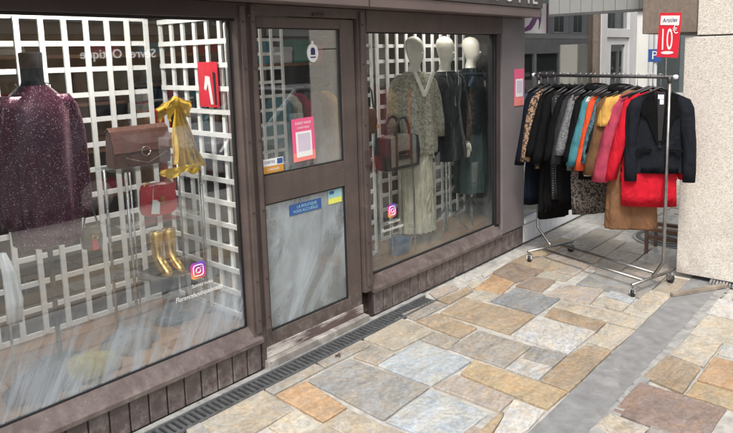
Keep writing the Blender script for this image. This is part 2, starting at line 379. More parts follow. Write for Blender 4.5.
# ---- ground
o = MB().add([(-150,-150,-.13),(200,-150,-.13),(200,150,-.13),(-150,150,-.13)], [(0,1,2,3)]).build('road', M['asphalt']); tag(o, 'dark asphalt road along the far side of the pavement', 'road', kind='structure')
PX0, PX1, PY0, PY1 = -.3, 8.9, -.25, 2.90
pave = MB().add([(PX0,PY0,-.010),(PX1,PY0,-.010),(PX1,PY1+.05,-.010),(PX0,PY1+.05,-.010)], [(0,1,2,3)]).build('pavement', M['mortar'])
tag(pave, 'pavement of irregular sandstone slabs in pale mortar', 'pavement', kind='structure')
fp = MB()
for (x0,x1,y0,y1) in ((-20,PX0,-1.5,YW+.05),(PX1,70,-1.5,YW+.05),(PX0,PX1,-1.5,PY0)):
    fp.add([(x0,y0,.002),(x1,y0,.002),(x1,y1,.002),(x0,y1,.002)], [(0,1,2,3)])
o = fp.build('outer_pavement', M['farpave']); tag(o, 'paving running on beyond the shop and towards the road', 'pavement', kind='structure')
o = MB().box(-20,70,-1.65,-1.5,-.2,.006).build('kerb', M['kerb']); tag(o, 'granite kerb between pavement and road', 'kerb', kind='structure')
o = MB().add([(-20,-9.6,-.004),(70,-9.6,-.004),(70,-7.6,-.004),(-20,-7.6,-.004)], [(0,1,2,3)]).build('far_pavement', M['farpave']); tag(o, 'pavement on the far side of the street', 'pavement', kind='structure')

# ---- concrete strip with its crumbling mortar edge
rs = random.Random(3)
def ragged(x0, x1, ya, yb, z, ja, jb, step=.05):
    n = int((x1-x0)/step); vs = []; fs = []
    for i in range(n+1):
        x = x0+(x1-x0)*i/n
        vs += [(x, ya+rs.uniform(-ja, ja), z+rs.uniform(0,.0015)), (x, yb+rs.uniform(-jb, jb), z+rs.uniform(0,.0015))]
    for i in range(n): fs.append((2*i, 2*i+2, 2*i+3, 2*i+1))
    return MB().add(vs, fs)
o = ragged(-.3, 8.9, 1.150, 1.372, .0065, .006, .002).build('concrete_strip', M['concrete']); tag(o, 'grey concrete strip running through the slabs', 'strip', kind='structure')
o = ragged(-.3, 8.9, 1.085, 1.158, .0035, .008, .004, .03).build('strip_mortar_edge', M['roughmortar']); tag(o, 'crumbling mortar edge beside the grey concrete strip', 'mortar', kind='structure')

# ---- paving slabs (corner points on the ground, metres)
CX, CY, CZ = 0.0, 0.0, 1.8
STONES = [([(1.686,2.729),(2.088,2.723),(2.057,2.422),(1.643,2.421)],'beige'),
  ([(1.607,2.731),(1.686,2.729),(1.643,2.421),(1.550,2.416)],'grey'),
  ([(2.096,2.717),(2.477,2.715),(2.470,2.626),(2.092,2.623)],'taupe'),
  ([(2.090,2.614),(2.301,2.599),(2.240,2.222),(2.063,2.217)],'orange'),
  ([(2.057,2.422),(2.057,2.210),(1.868,2.194),(1.871,2.409)],'ivory'),
  ([(2.064,2.204),(2.230,2.205),(2.224,1.928),(2.039,1.934)],'beige'),
  ([(2.306,2.597),(2.650,2.588),(2.666,2.005),(2.263,1.993)],'grey'),
  ([(2.490,2.717),(2.878,2.714),(2.881,2.606),(2.474,2.624)],'taupe'),
  ([(2.671,2.584),(2.871,2.608),(2.869,2.410),(2.682,2.401)],'taupe'),
  ([(2.899,2.710),(3.306,2.742),(3.266,2.405),(2.889,2.439)],'beige'),
  ([(2.683,2.401),(3.088,2.409),(3.058,1.987),(2.674,2.003)],'blue'),
  ([(2.258,1.979),(2.640,1.991),(2.633,1.610),(2.281,1.622)],'blue'),
  ([(2.676,1.991),(2.864,1.962),(2.844,1.581),(2.682,1.576)],'pink'),
  ([(2.886,1.954),(3.078,1.984),(3.066,1.387),(2.844,1.398)],'gold'),
  ([(2.826,1.578),(2.830,1.399),(2.625,1.388),(2.466,1.422),(2.477,1.499),(2.644,1.536)],'white'),
  ([(2.663,1.570),(2.690,1.557),(2.633,1.535),(2.438,1.497),(2.425,1.566)],'tan'),
  ([(3.117,2.205),(3.453,2.181),(3.449,1.800),(3.102,1.795)],'taupe'),
  ([(3.453,1.795),(3.471,1.577),(3.268,1.575),(3.272,1.770)],'grey'),
  ([(3.268,1.776),(3.268,1.575),(3.086,1.570),(3.095,1.785)],'white'),
  ([(3.090,1.562),(3.459,1.572),(3.659,1.542),(3.674,1.385),(3.075,1.385)],'tan'),
  ([(3.703,1.549),(4.044,1.566),(4.047,1.369),(3.680,1.389)],'ivory'),
  ([(3.517,1.985),(3.889,1.985),(3.883,1.571),(3.480,1.577)],'white'),
  ([(3.925,1.951),(4.088,1.971),(4.058,1.575),(3.876,1.568)],'tan'),
  ([(4.098,1.972),(4.256,1.982),(4.267,1.377),(4.069,1.374),(4.068,1.575)],'ivory'),
  ([(4.238,2.124),(4.568,2.120),(4.642,1.823),(4.306,1.791),(4.283,1.995)],'pink'),
  ([(4.320,1.782),(4.506,1.776),(4.478,1.567),(4.311,1.562)],'ivory'),
  ([(4.520,1.774),(4.656,1.769),(4.617,1.573),(4.482,1.561)],'blue'),
  ([(4.296,1.549),(4.845,1.548),(4.834,1.379),(4.283,1.382)],'ivory'),
  ([(3.933,2.385),(4.287,2.376),(4.286,2.007),(3.907,2.004)],'slate'),
  ([(3.539,2.561),(3.876,2.583),(3.892,2.004),(3.519,1.995)],'tan'),
  ([(3.321,2.605),(3.512,2.567),(3.478,2.213),(3.276,2.217)],'tan'),
  ([(3.112,2.402),(3.262,2.395),(3.271,2.212),(3.102,2.195)],'taupe'),
  ([(3.348,2.759),(3.707,2.735),(3.694,2.600),(3.334,2.615)],'taupe'),
  ([(3.803,2.856),(4.051,2.830),(4.019,2.723),(3.729,2.733)],'pink'),
  ([(3.722,2.709),(4.083,2.692),(4.038,2.607),(3.706,2.600)],'tan'),
  ([(3.887,2.585),(4.081,2.585),(4.104,2.392),(3.926,2.389)],'ivory'),
  ([(4.080,2.622),(4.452,2.679),(4.378,2.439),(4.113,2.398)],'orange'),
  ([(4.197,2.887),(4.348,2.865),(4.309,2.743),(4.168,2.766)],'white'),
  ([(4.384,2.752),(4.529,2.765),(4.473,2.692),(4.341,2.688)],'white'),
  ([(4.121,2.716),(4.263,2.714),(4.237,2.633),(4.074,2.630)],'ivory'),
  ([(4.489,2.712),(4.816,2.728),(4.754,2.366),(4.378,2.439)],'brown'),
  ([(4.323,2.400),(4.589,2.407),(4.609,2.199),(4.326,2.177)],'brown'),
  ([(4.846,2.735),(5.123,2.718),(5.064,2.244),(4.770,2.365)],'tan'),
  ([(3.024,1.138),(3.402,1.124),(3.397,0.690),(2.992,0.703)],'rust'),
  ([(2.841,1.150),(3.008,1.136),(2.972,0.938),(2.794,0.959)],'ivory'),
  ([(3.477,1.132),(3.814,1.110),(3.760,0.907),(3.409,0.907)],'tan'),
  ([(3.836,1.104),(4.199,1.086),(4.188,0.895),(3.789,0.898)],'ivory'),
  ([(3.614,0.890),(3.965,0.886),(3.958,0.724),(3.611,0.700)],'orange'),
  ([(3.410,0.896),(3.595,0.889),(3.587,0.648),(3.404,0.651)],'gold'),
  ([(4.007,0.877),(4.179,0.884),(4.189,0.691),(3.988,0.704)],'white'),
  ([(4.206,1.088),(4.576,1.087),(4.579,0.821),(4.170,0.805)],'ivory'),
  ([(4.612,1.099),(4.949,1.098),(4.971,0.836),(4.603,0.814)],'white'),
  ]
def inset(poly, d):
    n = len(poly); out = []
    area = sum(poly[i][0]*poly[(i+1)%n][1]-poly[(i+1)%n][0]*poly[i][1] for i in range(n))
    P = poly if area > 0 else poly[::-1]
    for i in range(n):
        a, b, c = Vector(P[i-1]), Vector(P[i]), Vector(P[(i+1)%n])
        e1 = (b-a).normalized(); e2 = (c-b).normalized()
        n1 = Vector((-e1.y, e1.x)); n2 = Vector((-e2.y, e2.x))
        k = 1+n1.dot(n2); q = (n1+n2)/max(k, .35)
        out.append(b+q*d)
    return out
def stone(poly, col, joint=.009, rnd=random):
    c = Vector((sum(p[0] for p in poly)/len(poly), sum(p[1] for p in poly)/len(poly)))
    P = inset([(p[0]-c.x, p[1]-c.y) for p in poly], joint)
    ring = []
    for i in range(len(P)):
        a, b = P[i], P[(i+1)%len(P)]; L = (b-a).length; k = max(2, min(6, int(L/.07)))
        ring.append(a.lerp(b, .014))
        for j in range(1, k):
            t = j/k; e = (b-a).normalized(); nn = Vector((-e.y, e.x)); ring.append(a.lerp(b, t)+nn*rnd.uniform(-.0025, .003))
        ring.append(a.lerp(b, .986))
    n = len(ring); h = rnd.uniform(.003, .0075); tx, ty = rnd.uniform(-.006,.006), rnd.uniform(-.006,.006)
    def zt(q): return max(.002, h+q.x*tx+q.y*ty)
    vs = [(q.x, q.y, -.014) for q in ring]
    vs += [(q.x, q.y, zt(q)-.002) for q in ring]
    inn = [q*(1-min(.35,.006/max(q.length,.02))) for q in ring]
    vs += [(q.x, q.y, zt(q)) for q in inn]; vs.append((0, 0, h+.0005))
    fs = []
    for i in range(n):
        j = (i+1)%n
        fs += [(i, j, n+j, n+i), (n+i, n+j, 2*n+j, 2*n+i), (2*n+i, 2*n+j, 3*n)]
    o = MB().add(vs, fs).build('slab', M['stone'], pave); o.location = (c.x, c.y, 0); o.color = (*col, 1)
    return o
PAL = {'beige': (.405,.365,.305), 'tan': (.36,.295,.22), 'gold': (.42,.335,.225), 'orange': (.44,.305,.195), 'grey': (.325,.32,.31), 'blue': (.43,.46,.48),
       'white': (.52,.515,.50), 'pink': (.405,.36,.32), 'brown': (.285,.23,.19), 'slate': (.285,.292,.30), 'ivory': (.46,.425,.36), 'rust': (.27,.21,.185), 'taupe': (.355,.33,.295)}
for poly, cn in STONES:
    f = random.uniform(.94, 1.06); stone(poly, tuple(c*f for c in PAL[cn]), .0008)
# slabs filling the rest of the near pavement
def inside(pt, poly):
    x, y = pt; r = False; j = len(poly)-1
    for i in range(len(poly)):
        xi, yi = poly[i]; xj, yj = poly[j]
        if (yi > y) != (yj > y) and x < (xj-xi)*(y-yi)/(yj-yi)+xi: r = not r
        j = i
    return r
CELL = .085; NX = int((PX1-PX0)/CELL); NY = int((PY1-PY0)/CELL)
occ = [[False]*NY for _ in range(NX)]
MAN = (6.33, 1.86, .34)
for i in range(NX):
    for j in range(NY):
        x, y = PX0+(i+.5)*CELL, PY0+(j+.5)*CELL
        if 1.06 < y < 1.385 or (y > 2.70 and x < 3.77) or y > YW-.02 or math.hypot(x-MAN[0], y-MAN[1]) < MAN[2]: occ[i][j] = True; continue
        for poly, _ in STONES:
            if inside((x, y), poly): occ[i][j] = True; break
rf = random.Random(5); fillc = ['beige','tan','taupe','grey','white','beige','pink','ivory','gold','taupe','grey','white']
for i in range(NX):
    for j in range(NY):
        if occ[i][j]: continue
        far = (PX0+i*CELL) > 5.2
        wmax = rf.choice([3,4,5,6,7]) + (2 if far else 0); hmax = rf.choice([3,4,5,6])
        b = 0
        while j+b < NY and b < hmax and not occ[i][j+b]: b += 1
        if j+b < NY-1 and not occ[i][j+b] and (j+b+1 >= NY or occ[i][j+b+1]): b += 1
        a = 0
        while i+a < NX and a < wmax and all(not occ[i+a][j+q] for q in range(b)): a += 1
        for q in range(a):
            for r_ in range(b): occ[i+q][j+r_] = True
        x0, y0 = PX0+i*CELL, PY0+j*CELL; x1, y1 = x0+a*CELL, y0+b*CELL
        if min(a,b) < 2 or (x0 < 4.9 and a*b < 6): continue
        jx = lambda: rf.uniform(-.008,.008)
        f = rf.uniform(.88, 1.12); c = PAL[rf.choice(fillc if not far else ['white','beige','taupe','grey','white','ivory'])]
        stone([(x0+jx(),y0+jx()),(x1+jx(),y0+jx()),(x1+jx(),y1+jx()),(x0+jx(),y1+jx())], tuple(q*f for q in c), .0055, rf)

# ---- slot drain along the shop front
dr = empty('drain_channel', (1.5, 2.78, 0)); tag(dr, 'narrow slotted metal drain along the foot of the shop front', 'drain')
DX0, DX1 = -.3, 3.72; ox, oy = 1.5, 2.78
MB().box(DX0-ox, DX1-ox, -.075, .060, -.03, -.004).build('pit', M['pit'], dr)
g = MB()
g.box(DX0-ox, DX1-ox, -.075, -.055, -.012, .007); g.box(DX0-ox, DX1-ox, .045, .060, -.012, .007)
x = DX0
while x < DX1-.012:
    g.box(x-ox, x+.017-ox, -.0545, .0445, -.012, .0055); x += .034
g.build('grate', M['castiron'], dr)
o = MB().box(-.3, 3.75, 2.843, 2.882, -.02, .010).build('channel_surround', M['roughmortar'], dr); o.location = (-ox, -oy, 0)
# ---- round cover behind the rack
mh = empty('manhole_cover', (MAN[0], MAN[1], 0)); tag(mh, 'round ribbed cast iron cover set in the paving behind the pillar', 'manhole')
MB().loft([(0,0,-.01,.33,.33),(0,0,.004,.33,.33)], 40).build('surround', M['roughmortar'], mh)
for k, r_ in enumerate((.30,.22,.14,.06)):
    b_ = MB(); n = 40
    for q in range(n):
        t0, t1 = 2*math.pi*q/n, 2*math.pi*(q+1)/n; ri = r_-.045
        b_.add([(r_*math.cos(t0),r_*math.sin(t0),.011),(r_*math.cos(t1),r_*math.sin(t1),.011),(ri*math.cos(t1),ri*math.sin(t1),.011),(ri*math.cos(t0),ri*math.sin(t0),.011)],[(0,1,2,3)])
        b_.add([(r_*math.cos(t0),r_*math.sin(t0),.011),(r_*math.cos(t1),r_*math.sin(t1),.011),(r_*math.cos(t1),r_*math.sin(t1),.002),(r_*math.cos(t0),r_*math.sin(t0),.002)],[(0,1,2,3)])
    b_.build('ring', M['castiron'], mh)

# ================================================================== SHOP FRONT
shop = empty('clothing_shop', (2.6, YW, 0)); tag(shop, 'mauve brown painted shop front with two display windows and a glazed door', 'shop front')
def sp(name, b, mat, bevel=.003, parent=None):
    x0,x1,y0,y1,z0,z1 = b; o = MB().box(x0,x1,y0,y1,z0,z1).build(name, mat, None, bevel=bevel)
    o.location = (-2.6, -YW, 0); o.parent = shop
    if parent is not None: o.parent = parent; o.location = (0,0,0)
    return o
def board_run(x0, x1, z1, wd):
    n = int(round((x1-x0)/wd)); s = (x1-x0)/n
    me = MB().box(.004, s-.004, 0, .02, .012, z1).mesh('board')
    bm = bmesh.new(); bm.from_mesh(me); bmesh.ops.bevel(bm, geom=list(bm.edges), offset=.004, segments=1, affect='EDGES'); bm.to_mesh(me); bm.free()
    me.materials.append(M['board'])
    for i in range(n):
        o = link('board', me, None, shop); o.location = (x0+i*s-2.6, random.uniform(-.002,.002), 0)
# window stall risers
sp('riser_back', (-1.2,2.236,YW+.012,YW+.06,.004,.2), M['paint_dark']); board_run(-1.2, 2.226, .178, .101)
sp('riser_back', (3.21,5.345,YW+.012,YW+.06,.004,.2), M['paint_dark']); board_run(3.214, 5.345, .178, .101)
def sill(x0, x1, zt):
    o = MB().prism([(YW-.022,.180),(YW-.022,.205),(YW-.004,.222),(YW+.045,zt),(YW+.09,zt),(YW+.09,.18)], x0, x1, 'x').build('sill', M['sillpaint'], None, bevel=.003)
    o.location = (-2.6,-YW,0); o.parent = shop
sill(-1.2, 2.232, .277); sill(3.200, 4.93, .281)
# left window
def gasket(x0,x1,z0,z1,y):
    b_ = MB(); t = .008
    b_.box(x0-t,x1+t,y-.008,y+.014,z0-t,z0); b_.box(x0-t,x1+t,y-.008,y+.014,z1,z1+t); b_.box(x0-t,x0,y-.008,y+.014,z0,z1); b_.box(x1,x1+t,y-.008,y+.014,z0,z1)
    o = b_.build('gasket', M['rubber'], None); o.location = (-2.6,-YW,0); o.parent = shop
def pane(x0,x1,z0,z1,y,mat):
    o = MB().box(x0-.004,x1+.004,y,y+.006,z0-.004,z1+.004).build('pane', mat, None); o.location=(-2.6,-YW,0); o.parent = shop; return o
GY = 2.945
sp('jamb', (2.176,2.236,YW-.004,YW+.10,.2,2.10), M['paint']); sp('jamb', (-1.2,-1.1,YW,YW+.10,.2,2.1), M['paint'])
pane(-1.1,2.160,.285,2.012,GY,M['glassL']); gasket(-1.1,2.160,.285,2.012,GY)
sp('header', (-1.2,2.176,YW-.012,YW+.10,2.018,2.10), M['paint_dark'])
sp('shutter_slot', (-1.2,2.176,YW+.02,YW+.04,2.004,2.018), M['rubber'],0)
# right window
sp('jamb', (3.124,3.206,YW-.004,YW+.10,.2,2.10), M['paint'])
pane(3.214,4.880,.292,1.952,GY,M['glassR']); gasket(3.214,4.880,.292,1.952,GY)
sp('header', (3.206,4.95,YW-.010,YW+.10,1.960,2.10), M['paint'])
sp('recess_strip', (4.889,4.950,YW+.03,YW+.10,.27,1.96), M['rubber'],0)
sp('recess_strip', (4.905,4.925,YW+.004,YW+.03,.29,1.96), M['paint_dark'],0)
sp('corner_post', (4.950,5.345,YW-.006,YW+.12,.19,2.10), M['greypaint'])
# shutter guide rails with bolts
for gx, w_ in ((2.192,.032),(2.262,.026),(3.140,.026)):
    gr = sp('guide_rail', (gx,gx+w_,YW-.020,YW-.0045,.245,2.085), M['paint'], .003)
    for z in (.32,.55,.95,1.35,1.75,2.0): MB().tube([(gx+w_/2,YW-.020,z),(gx+w_/2,YW-.026,z)], .006, 8).build('bolt', M['paint_dark'], gr)
# door
sp('door_jamb', (2.236,2.262,YW+.004,YW+.10,.02,2.10), M['paint'])
door = empty('door', (2.29-2.6, 0, 0)); door.parent = shop
def dp(name, b, mat, bevel=.004):
    o = MB().box(*b).build(name, mat, None, bevel=bevel); o.location = (-2.29, -YW, 0); o.parent = door; return o
DY = YW+.018
dp('stile', (2.266,2.323,DY,DY+.045,.062,2.034), M['paint']); dp('stile', (2.985,3.112,DY,DY+.045,.062,2.034), M['paint'])
dp('rail', (2.3235,2.9845,DY,DY+.045,.968,1.134), M['paint']); dp('rail', (2.3235,2.9845,DY,DY+.045,1.974,2.034), M['paint'])
dp('rail', (2.3235,2.9845,DY,DY+.045,.110,.203), M['paint']); dp('kick_board', (2.270,3.108,DY-.012,DY-.001,.058,.122), M['peeled'], .003)
for (z0,z1,mt) in ((1.142,1.967,M['glassDU']),(.211,.960,M['glassDL'])):
    o = MB().box(2.329,2.979,DY+.02,DY+.026,z0,z1).build('pane', mt, None); o.location=(-2.29,-YW,0); o.parent = door
    b_ = MB(); t=.007
    b_.box(2.3235,2.9845,DY+.006,DY+.030,z0-t,z0-.0005); b_.box(2.3235,2.9845,DY+.006,DY+.030,z1+.0005,z1+t); b_.box(2.3235,2.3285,DY+.006,DY+.030,z0,z1); b_.box(2.9795,2.9845,DY+.006,DY+.030,z0,z1)
    o = b_.build('gasket', M['rubber'], None); o.location=(-2.29,-YW,0); o.parent = door
sp('door_gap', (3.112,3.124,YW+.03,YW+.05,.03,2.06), M['rubber'],0)
sp('transom', (2.262,3.124,YW-.002,YW+.10,2.040,2.10), M['paint'])
sp('step', (2.25,3.122,2.850,YW+.10,-.02,.056), M['stepstone'], .006)
lk = sp('lock_box', (3.136,3.186,YW-.034,YW-.0205,1.08,1.19), M['paint_dark'], .006)
# lock on transom, small ceiling hook
o = MB().box(2.73,2.83,YW-.016,YW-.003,2.044,2.060).build('catch', M['paint_dark'], None, bevel=.004); o.location=(-2.6,-YW,0); o.parent=shop
# fascia box above with sign lettering
sp('fascia', (-1.2,5.345,2.722,YW+.10,2.103,2.176), M['fascia'], .004)
sp('sign_board', (-1.2,5.36,2.712,YW+.10,2.178,2.75), M['signboard'], .003)
for gx in (2.15, 3.06):
    sp('fascia_joint', (gx,gx+.012,2.7205,2.724,2.104,2.175), M['paint_dark'], 0)
for (ch, cxp) in (('P',4.30),('R',4.52),('O',4.76),('F',4.955),('I',5.09),('L',5.20)):
    o = text('letter', ch, .21, M['letters'], (cxp-2.6, 2.712-YW-.004, 2.275), FACE, shop, .004)

# ---- building above the shop
ub = tag(empty('upper_building', (0, 4, 2.75)), 'rendered upper storeys rising above the shop front', 'building')
MB().box(-20,5.345,-1.05,6,.002,5).build('wall', pmat('render_wall',(.52,.46,.38),.9,.12,2), ub)
o = MB().box(-20,-1.36,YW,6.6,0,2.75).build('adjoining_wall', pmat('adjoining_render',(.46,.42,.36),.9,.15,2,.3,60)); tag(o,'rendered wall continuing left of the clothing shop','wall')
# ---- shop interior
room = MB()
for b in ((-1.35,-1.25,YW+.11,6.6,0,2.75),(5.20,5.25,3.62,6.6,0,2.75)): room.box(*b)
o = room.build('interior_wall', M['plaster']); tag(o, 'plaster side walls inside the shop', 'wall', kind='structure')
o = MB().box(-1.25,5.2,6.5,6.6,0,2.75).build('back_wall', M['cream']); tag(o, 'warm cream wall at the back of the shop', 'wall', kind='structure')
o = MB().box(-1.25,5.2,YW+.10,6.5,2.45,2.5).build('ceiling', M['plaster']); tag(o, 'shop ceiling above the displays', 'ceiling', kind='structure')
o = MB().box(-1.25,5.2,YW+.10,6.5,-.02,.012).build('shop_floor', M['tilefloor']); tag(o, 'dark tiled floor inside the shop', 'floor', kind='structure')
o = MB().box(-1.2,2.20,YW+.09,3.82,.2,.268).build('display_floor', M['wood']); tag(o, 'orange brown wooden display floor behind the left window', 'floor', kind='structure')
o = MB().box(3.26,5.18,YW+.09,3.52,.2,.274).build('display_floor', M['wood']); tag(o, 'wooden display floor behind the right window', 'floor', kind='structure')

# ---- white lattices, each slat a part
def lattice(name, label, origin, rz, wd, z0, z1, cell, sw=.028, th=.014, cz=None):
    e = empty(name, origin, rz); tag(e, label, 'lattice')
    nv = int(round(wd/cell)); nh = int(round((z1-z0)/(cz or cell)))
    mv = MB().box(-sw/2, sw/2, -th, 0, z0, z1).mesh('slat'); mv.materials.append(M['white'])
    mh_ = MB().box(0, wd, 0.001, th, -sw/2, sw/2).mesh('slat'); mh_.materials.append(M['white'])
    for i in range(nv+1):
        o = link('slat', mv, None, e); o.location = (i*wd/nv, 0, 0)
    for j in range(nh+1):
        o = link('slat', mh_, None, e); o.location = (0, 0, z0+j*(z1-z0)/nh)
    return e
lattice('white_lattice', 'white lattice panel behind the plum sequinned top and handbags', (-.20,3.78,0), 0, 2.36, .29, 2.06, .1275, cz=.142)
lattice('white_lattice', 'white lattice side panel carrying the red poster, beside the door', (2.245,3.02,0), R(90), .74, .29, 2.04, .125, cz=.138)
lattice('white_lattice', 'white lattice behind the two pale headed mannequins in the right window', (3.93,3.43,0), 0, 1.24, .29, 2.0, .125)
lattice('white_lattice', 'narrow white lattice strip at the left edge of the right window', (3.40,3.18,0), R(14), .25, .29, 2.0, .125)
lattice('white_lattice', 'white lattice divider seen inside through the door glass', (3.42,4.7,0), 0, .62, .3, 2.1, .125)

# ---- lamps added inside the shop to brighten the displays
lampm = emat('added_lamp_glow', (1.0,.80,.55), 5)
for k, (lx, ly) in enumerate(((1.55,3.28),(3.0,4.6),(4.45,3.20),(.9,5.0))):
    e = empty('added_lamp', (lx, ly, 2.45)); tag(e, ['added round ceiling lamp brightening the left window display', 'added round ceiling lamp brightening the room nearest the door', 'added round ceiling lamp brightening the three mannequins', 'added round ceiling lamp brightening the inner rail behind the left window'][k], 'lamp', 'added shop fill lamps')
    MB().loft([(0,0,-.03,.10,.10),(0,0,-.002,.12,.12)], 24).build('housing', M['white'], e)
    MB().disc((0,0,-.032), .085).build('diffuser', lampm, e)
    L = bpy.data.lights.new('added_fill_light','AREA'); L.shape='DISK'; L.size=.18; L.energy=(19,10,8,3)[k]; L.color=(1,.95,.88)
    lo = bpy.data.objects.new('added_fill_light', L); COL.objects.link(lo); lo.parent = e; lo.location=(0,0,-.04)

# ================================================================== NEIGHBOUR, CANOPY, PILLAR
nb = empty('neighbouring_shop', (7, YW, 0)); tag(nb, 'neighbouring shop with white panelled base, big panes and a pale framed door', 'shop front')
def np_(name, b, mat, bevel=.003, parent=None):
    o = MB().box(*b).build(name, mat, None, bevel=bevel); o.location = (-7,-YW,0); o.parent = nb
    return o
np_('base_wall', (5.352,7.06,YW+.016,YW+.10,.004,.200), M['whitepanel'])
nbw = .1135; me = MB().box(.003,nbw-.003,0,.014,.02,.182).mesh('board'); me.materials.append(M['whitepanel'])
for i in range(15):
    o = link('board', me, None, nb); o.location = (5.354+i*nbw-7, 0, 0)
np_('ledge', (5.352,7.06,YW-.018,YW+.12,.200,.236), M['whitepanel'], .005)
for (x0,x1,z0,z1) in ((5.36,7.0,.24,2.42),):
    o = MB().box(x0,x1,YW+.05,YW+.058,z0,z1).build('pane', M['glassN'], None); o.location=(-7,-YW,0); o.parent=nb
np_('post', (7.0,7.065,YW-.01,YW+.10,.237,2.45), M['beamstone'])
np_('side_wall', (8.09,8.17,YW-.02,5.1,.0,2.6), M['greyframe']); np_('head', (5.352,8.089,YW+.02,YW+.12,2.42,2.50), M['greyframe'])
nd = empty('door', (7.57-7,0,0)); nd.parent = nb
def ndp(name, b, mat, bevel=.004):
    o = MB().box(*b).build(name, mat, None, bevel=bevel); o.location=(-7.57,-YW,0); o.parent = nd; return o
ndp('jamb', (7.067,7.235,YW-.02,YW+.08,.0,2.419), M['greyframe']); ndp('jamb', (7.925,8.088,YW-.02,YW+.08,.0,2.419), M['greyframe'])
ndp('transom', (7.236,7.924,YW-.02,YW+.08,1.945,2.045), M['greyframe'])
ndp('stile', (7.24,7.40,YW+.0,YW+.05,.02,1.94), M['greyframe']); ndp('stile', (7.84,7.92,YW+.0,YW+.05,.02,1.94), M['greyframe'])
ndp('rail', (7.401,7.839,YW+.0,YW+.05,1.862,1.94), M['greyframe']); ndp('rail', (7.401,7.839,YW+.0,YW+.05,.02,.25), M['greyframe'])
ndp('pane', (7.40,7.84,YW+.02,YW+.026,.25,1.862), M['glassN'], 0); ndp('pane', (7.236,7.924,YW+.02,YW+.026,2.045,2.415), M['glassN'], 0)
o = MB().tube([(7.80,YW-.03,.9),(7.80,YW-.05,.95),(7.80,YW-.05,1.2),(7.80,YW-.03,1.25)], .012).build('handle', M['chrome'], None, True); o.location=(-7.57,-YW,0); o.parent=nd
# neighbour's room
o = MB().box(5.36,8.088,5.0,5.1,0,2.5).build('neighbour_back_wall', pmat('grey_wall',(.46,.45,.43),.9,.1,2)); tag(o,'dim grey wall inside the neighbouring shop','wall',kind='structure')
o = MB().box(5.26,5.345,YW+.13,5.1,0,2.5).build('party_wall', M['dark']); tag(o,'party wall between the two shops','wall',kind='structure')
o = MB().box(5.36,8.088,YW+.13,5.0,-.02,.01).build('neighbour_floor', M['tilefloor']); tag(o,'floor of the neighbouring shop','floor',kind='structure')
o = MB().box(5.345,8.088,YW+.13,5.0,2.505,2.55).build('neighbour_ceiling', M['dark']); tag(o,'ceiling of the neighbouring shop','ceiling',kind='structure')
# poster and purple vinyl on the neighbour's glass
ps = empty('shoe_poster', (5.64, YW+.043, 2.06)); tag(ps, 'white window poster with a purple high heeled shoe', 'poster')
MB().box(-.24,.26,0,.004,-.085,.20).build('sheet', M['whitepaper'], ps)
sh = [(-.23,-.065),(-.225,-.045),(-.13,-.01),(-.04,.07),(.05,.16),(.10,.17),(.12,.10),(.11,.03),(.075,-.045),(.065,-.045),(.075,.03),(.045,.06),(-.01,.0),(-.09,-.055),(-.20,-.072)]
MB().prism(sh, -.003, -.0005).build('printed_shoe', M['purple'], ps)
MB().box(.225,.26,-.003,-.0005,-.085,.20).build('edge_stripe', pmat('maroon_edge',(.16,.03,.07),.5,.1,4), ps)
# ---- canopy over the neighbour
cn = empty('canopy', (5.45, 2.35, 2.13)); tag(cn, 'grey panelled canopy edge above the clothes rack', 'canopy')
n = 9; y0, y1 = 1.80, 2.70; s = (y1-y0)/n
me = MB().box(0,.03,.002,s-.002,0,.42).mesh('panel'); me.materials.append(M['soffit'])
for i in range(n):
    o = link('panel', me, None, cn); o.location = (0, y0+i*s-2.35, 0)
MB().box(.03,.32,y0-2.35,y1-2.35+.18,.395,.46).build('ceiling_board', M['soffit'], cn)
MB().box(-.008,.04,y0-2.35,y1-2.35,-.022,-.001).build('edge_trim', pmat('dark_trim',(.10,.10,.10),.5,.1,4), cn)

# ---- pillar of pebbledash panels with the brown beam
pl = empty('stone_pillar', (5.5, .9, 0)); tag(pl, 'cream pebbledash pillar beside the clothes rack', 'pillar')
def pp_(name, b, mat, bevel=.006):
    o = MB().box(*b).build(name, mat, None, bevel=bevel); o.location=(-5.5,-.9,0); o.parent = pl; return o
pp_('panel', (5.23,5.80,.25,1.475,.045,1.884), M['pebble']); pp_('panel', (5.245,5.80,.25,1.394,1.896,3.2), M['pebble'])
pp_('joint', (5.25,5.79,.27,1.385,1.883,1.897), M['rubber'], 0); pp_('core', (5.34,5.78,.35,1.38,0.0,.046), M['pit'], 0)
bmn = empty('beam', (5.2, 1.6, 1.918)); tag(bmn, 'brown stone beam end above the rack, meeting the pillar', 'beam')
MB().box(0,2.2,-.202,.185,0,1.0).build('block', M['beamstone'], bmn, bevel=.006)
p2 = empty('stone_pillar',(10.2,.9,0)); tag(p2,'second pebbledash pillar farther along, mirrored in the neighbouring pane','pillar')
MB().box(-.3,.3,.28,.575,.0,1.905).build('panel', M['pebble'], p2, bevel=.006)
# rubbish and a timber batten at the pillar foot
b_ = MB().prism([(-.25,-.018),(.25,-.016),(.25,.020),(-.25,.017)], 0, .026, 'z'); bt = b_.build('timber_batten', M['ply'], bevel=.003)
bt.location = (4.99,1.24,.009); bt.rotation_euler = (0,0,math.atan2(1.097-1.36,5.193-4.773)); tag(bt,'dusty timber batten lying on the ground at the pillar foot','batten')
b_ = MB(); rr_ = random.Random(4)
for i in range(10):
    b_.tube([(i*.022,0,.004),(i*.022+.006,.02+rr_.uniform(0,.02),.030),(i*.022+.012,.05,.036)], .010, 6)
o = b_.build('plastic_wrap', M['plastic'], None, True); o.location=(5.20,1.22,.0); o.rotation_euler=(0,0,R(-82)); tag(o,'crumpled pale plastic tucked under the pillar','plastic')
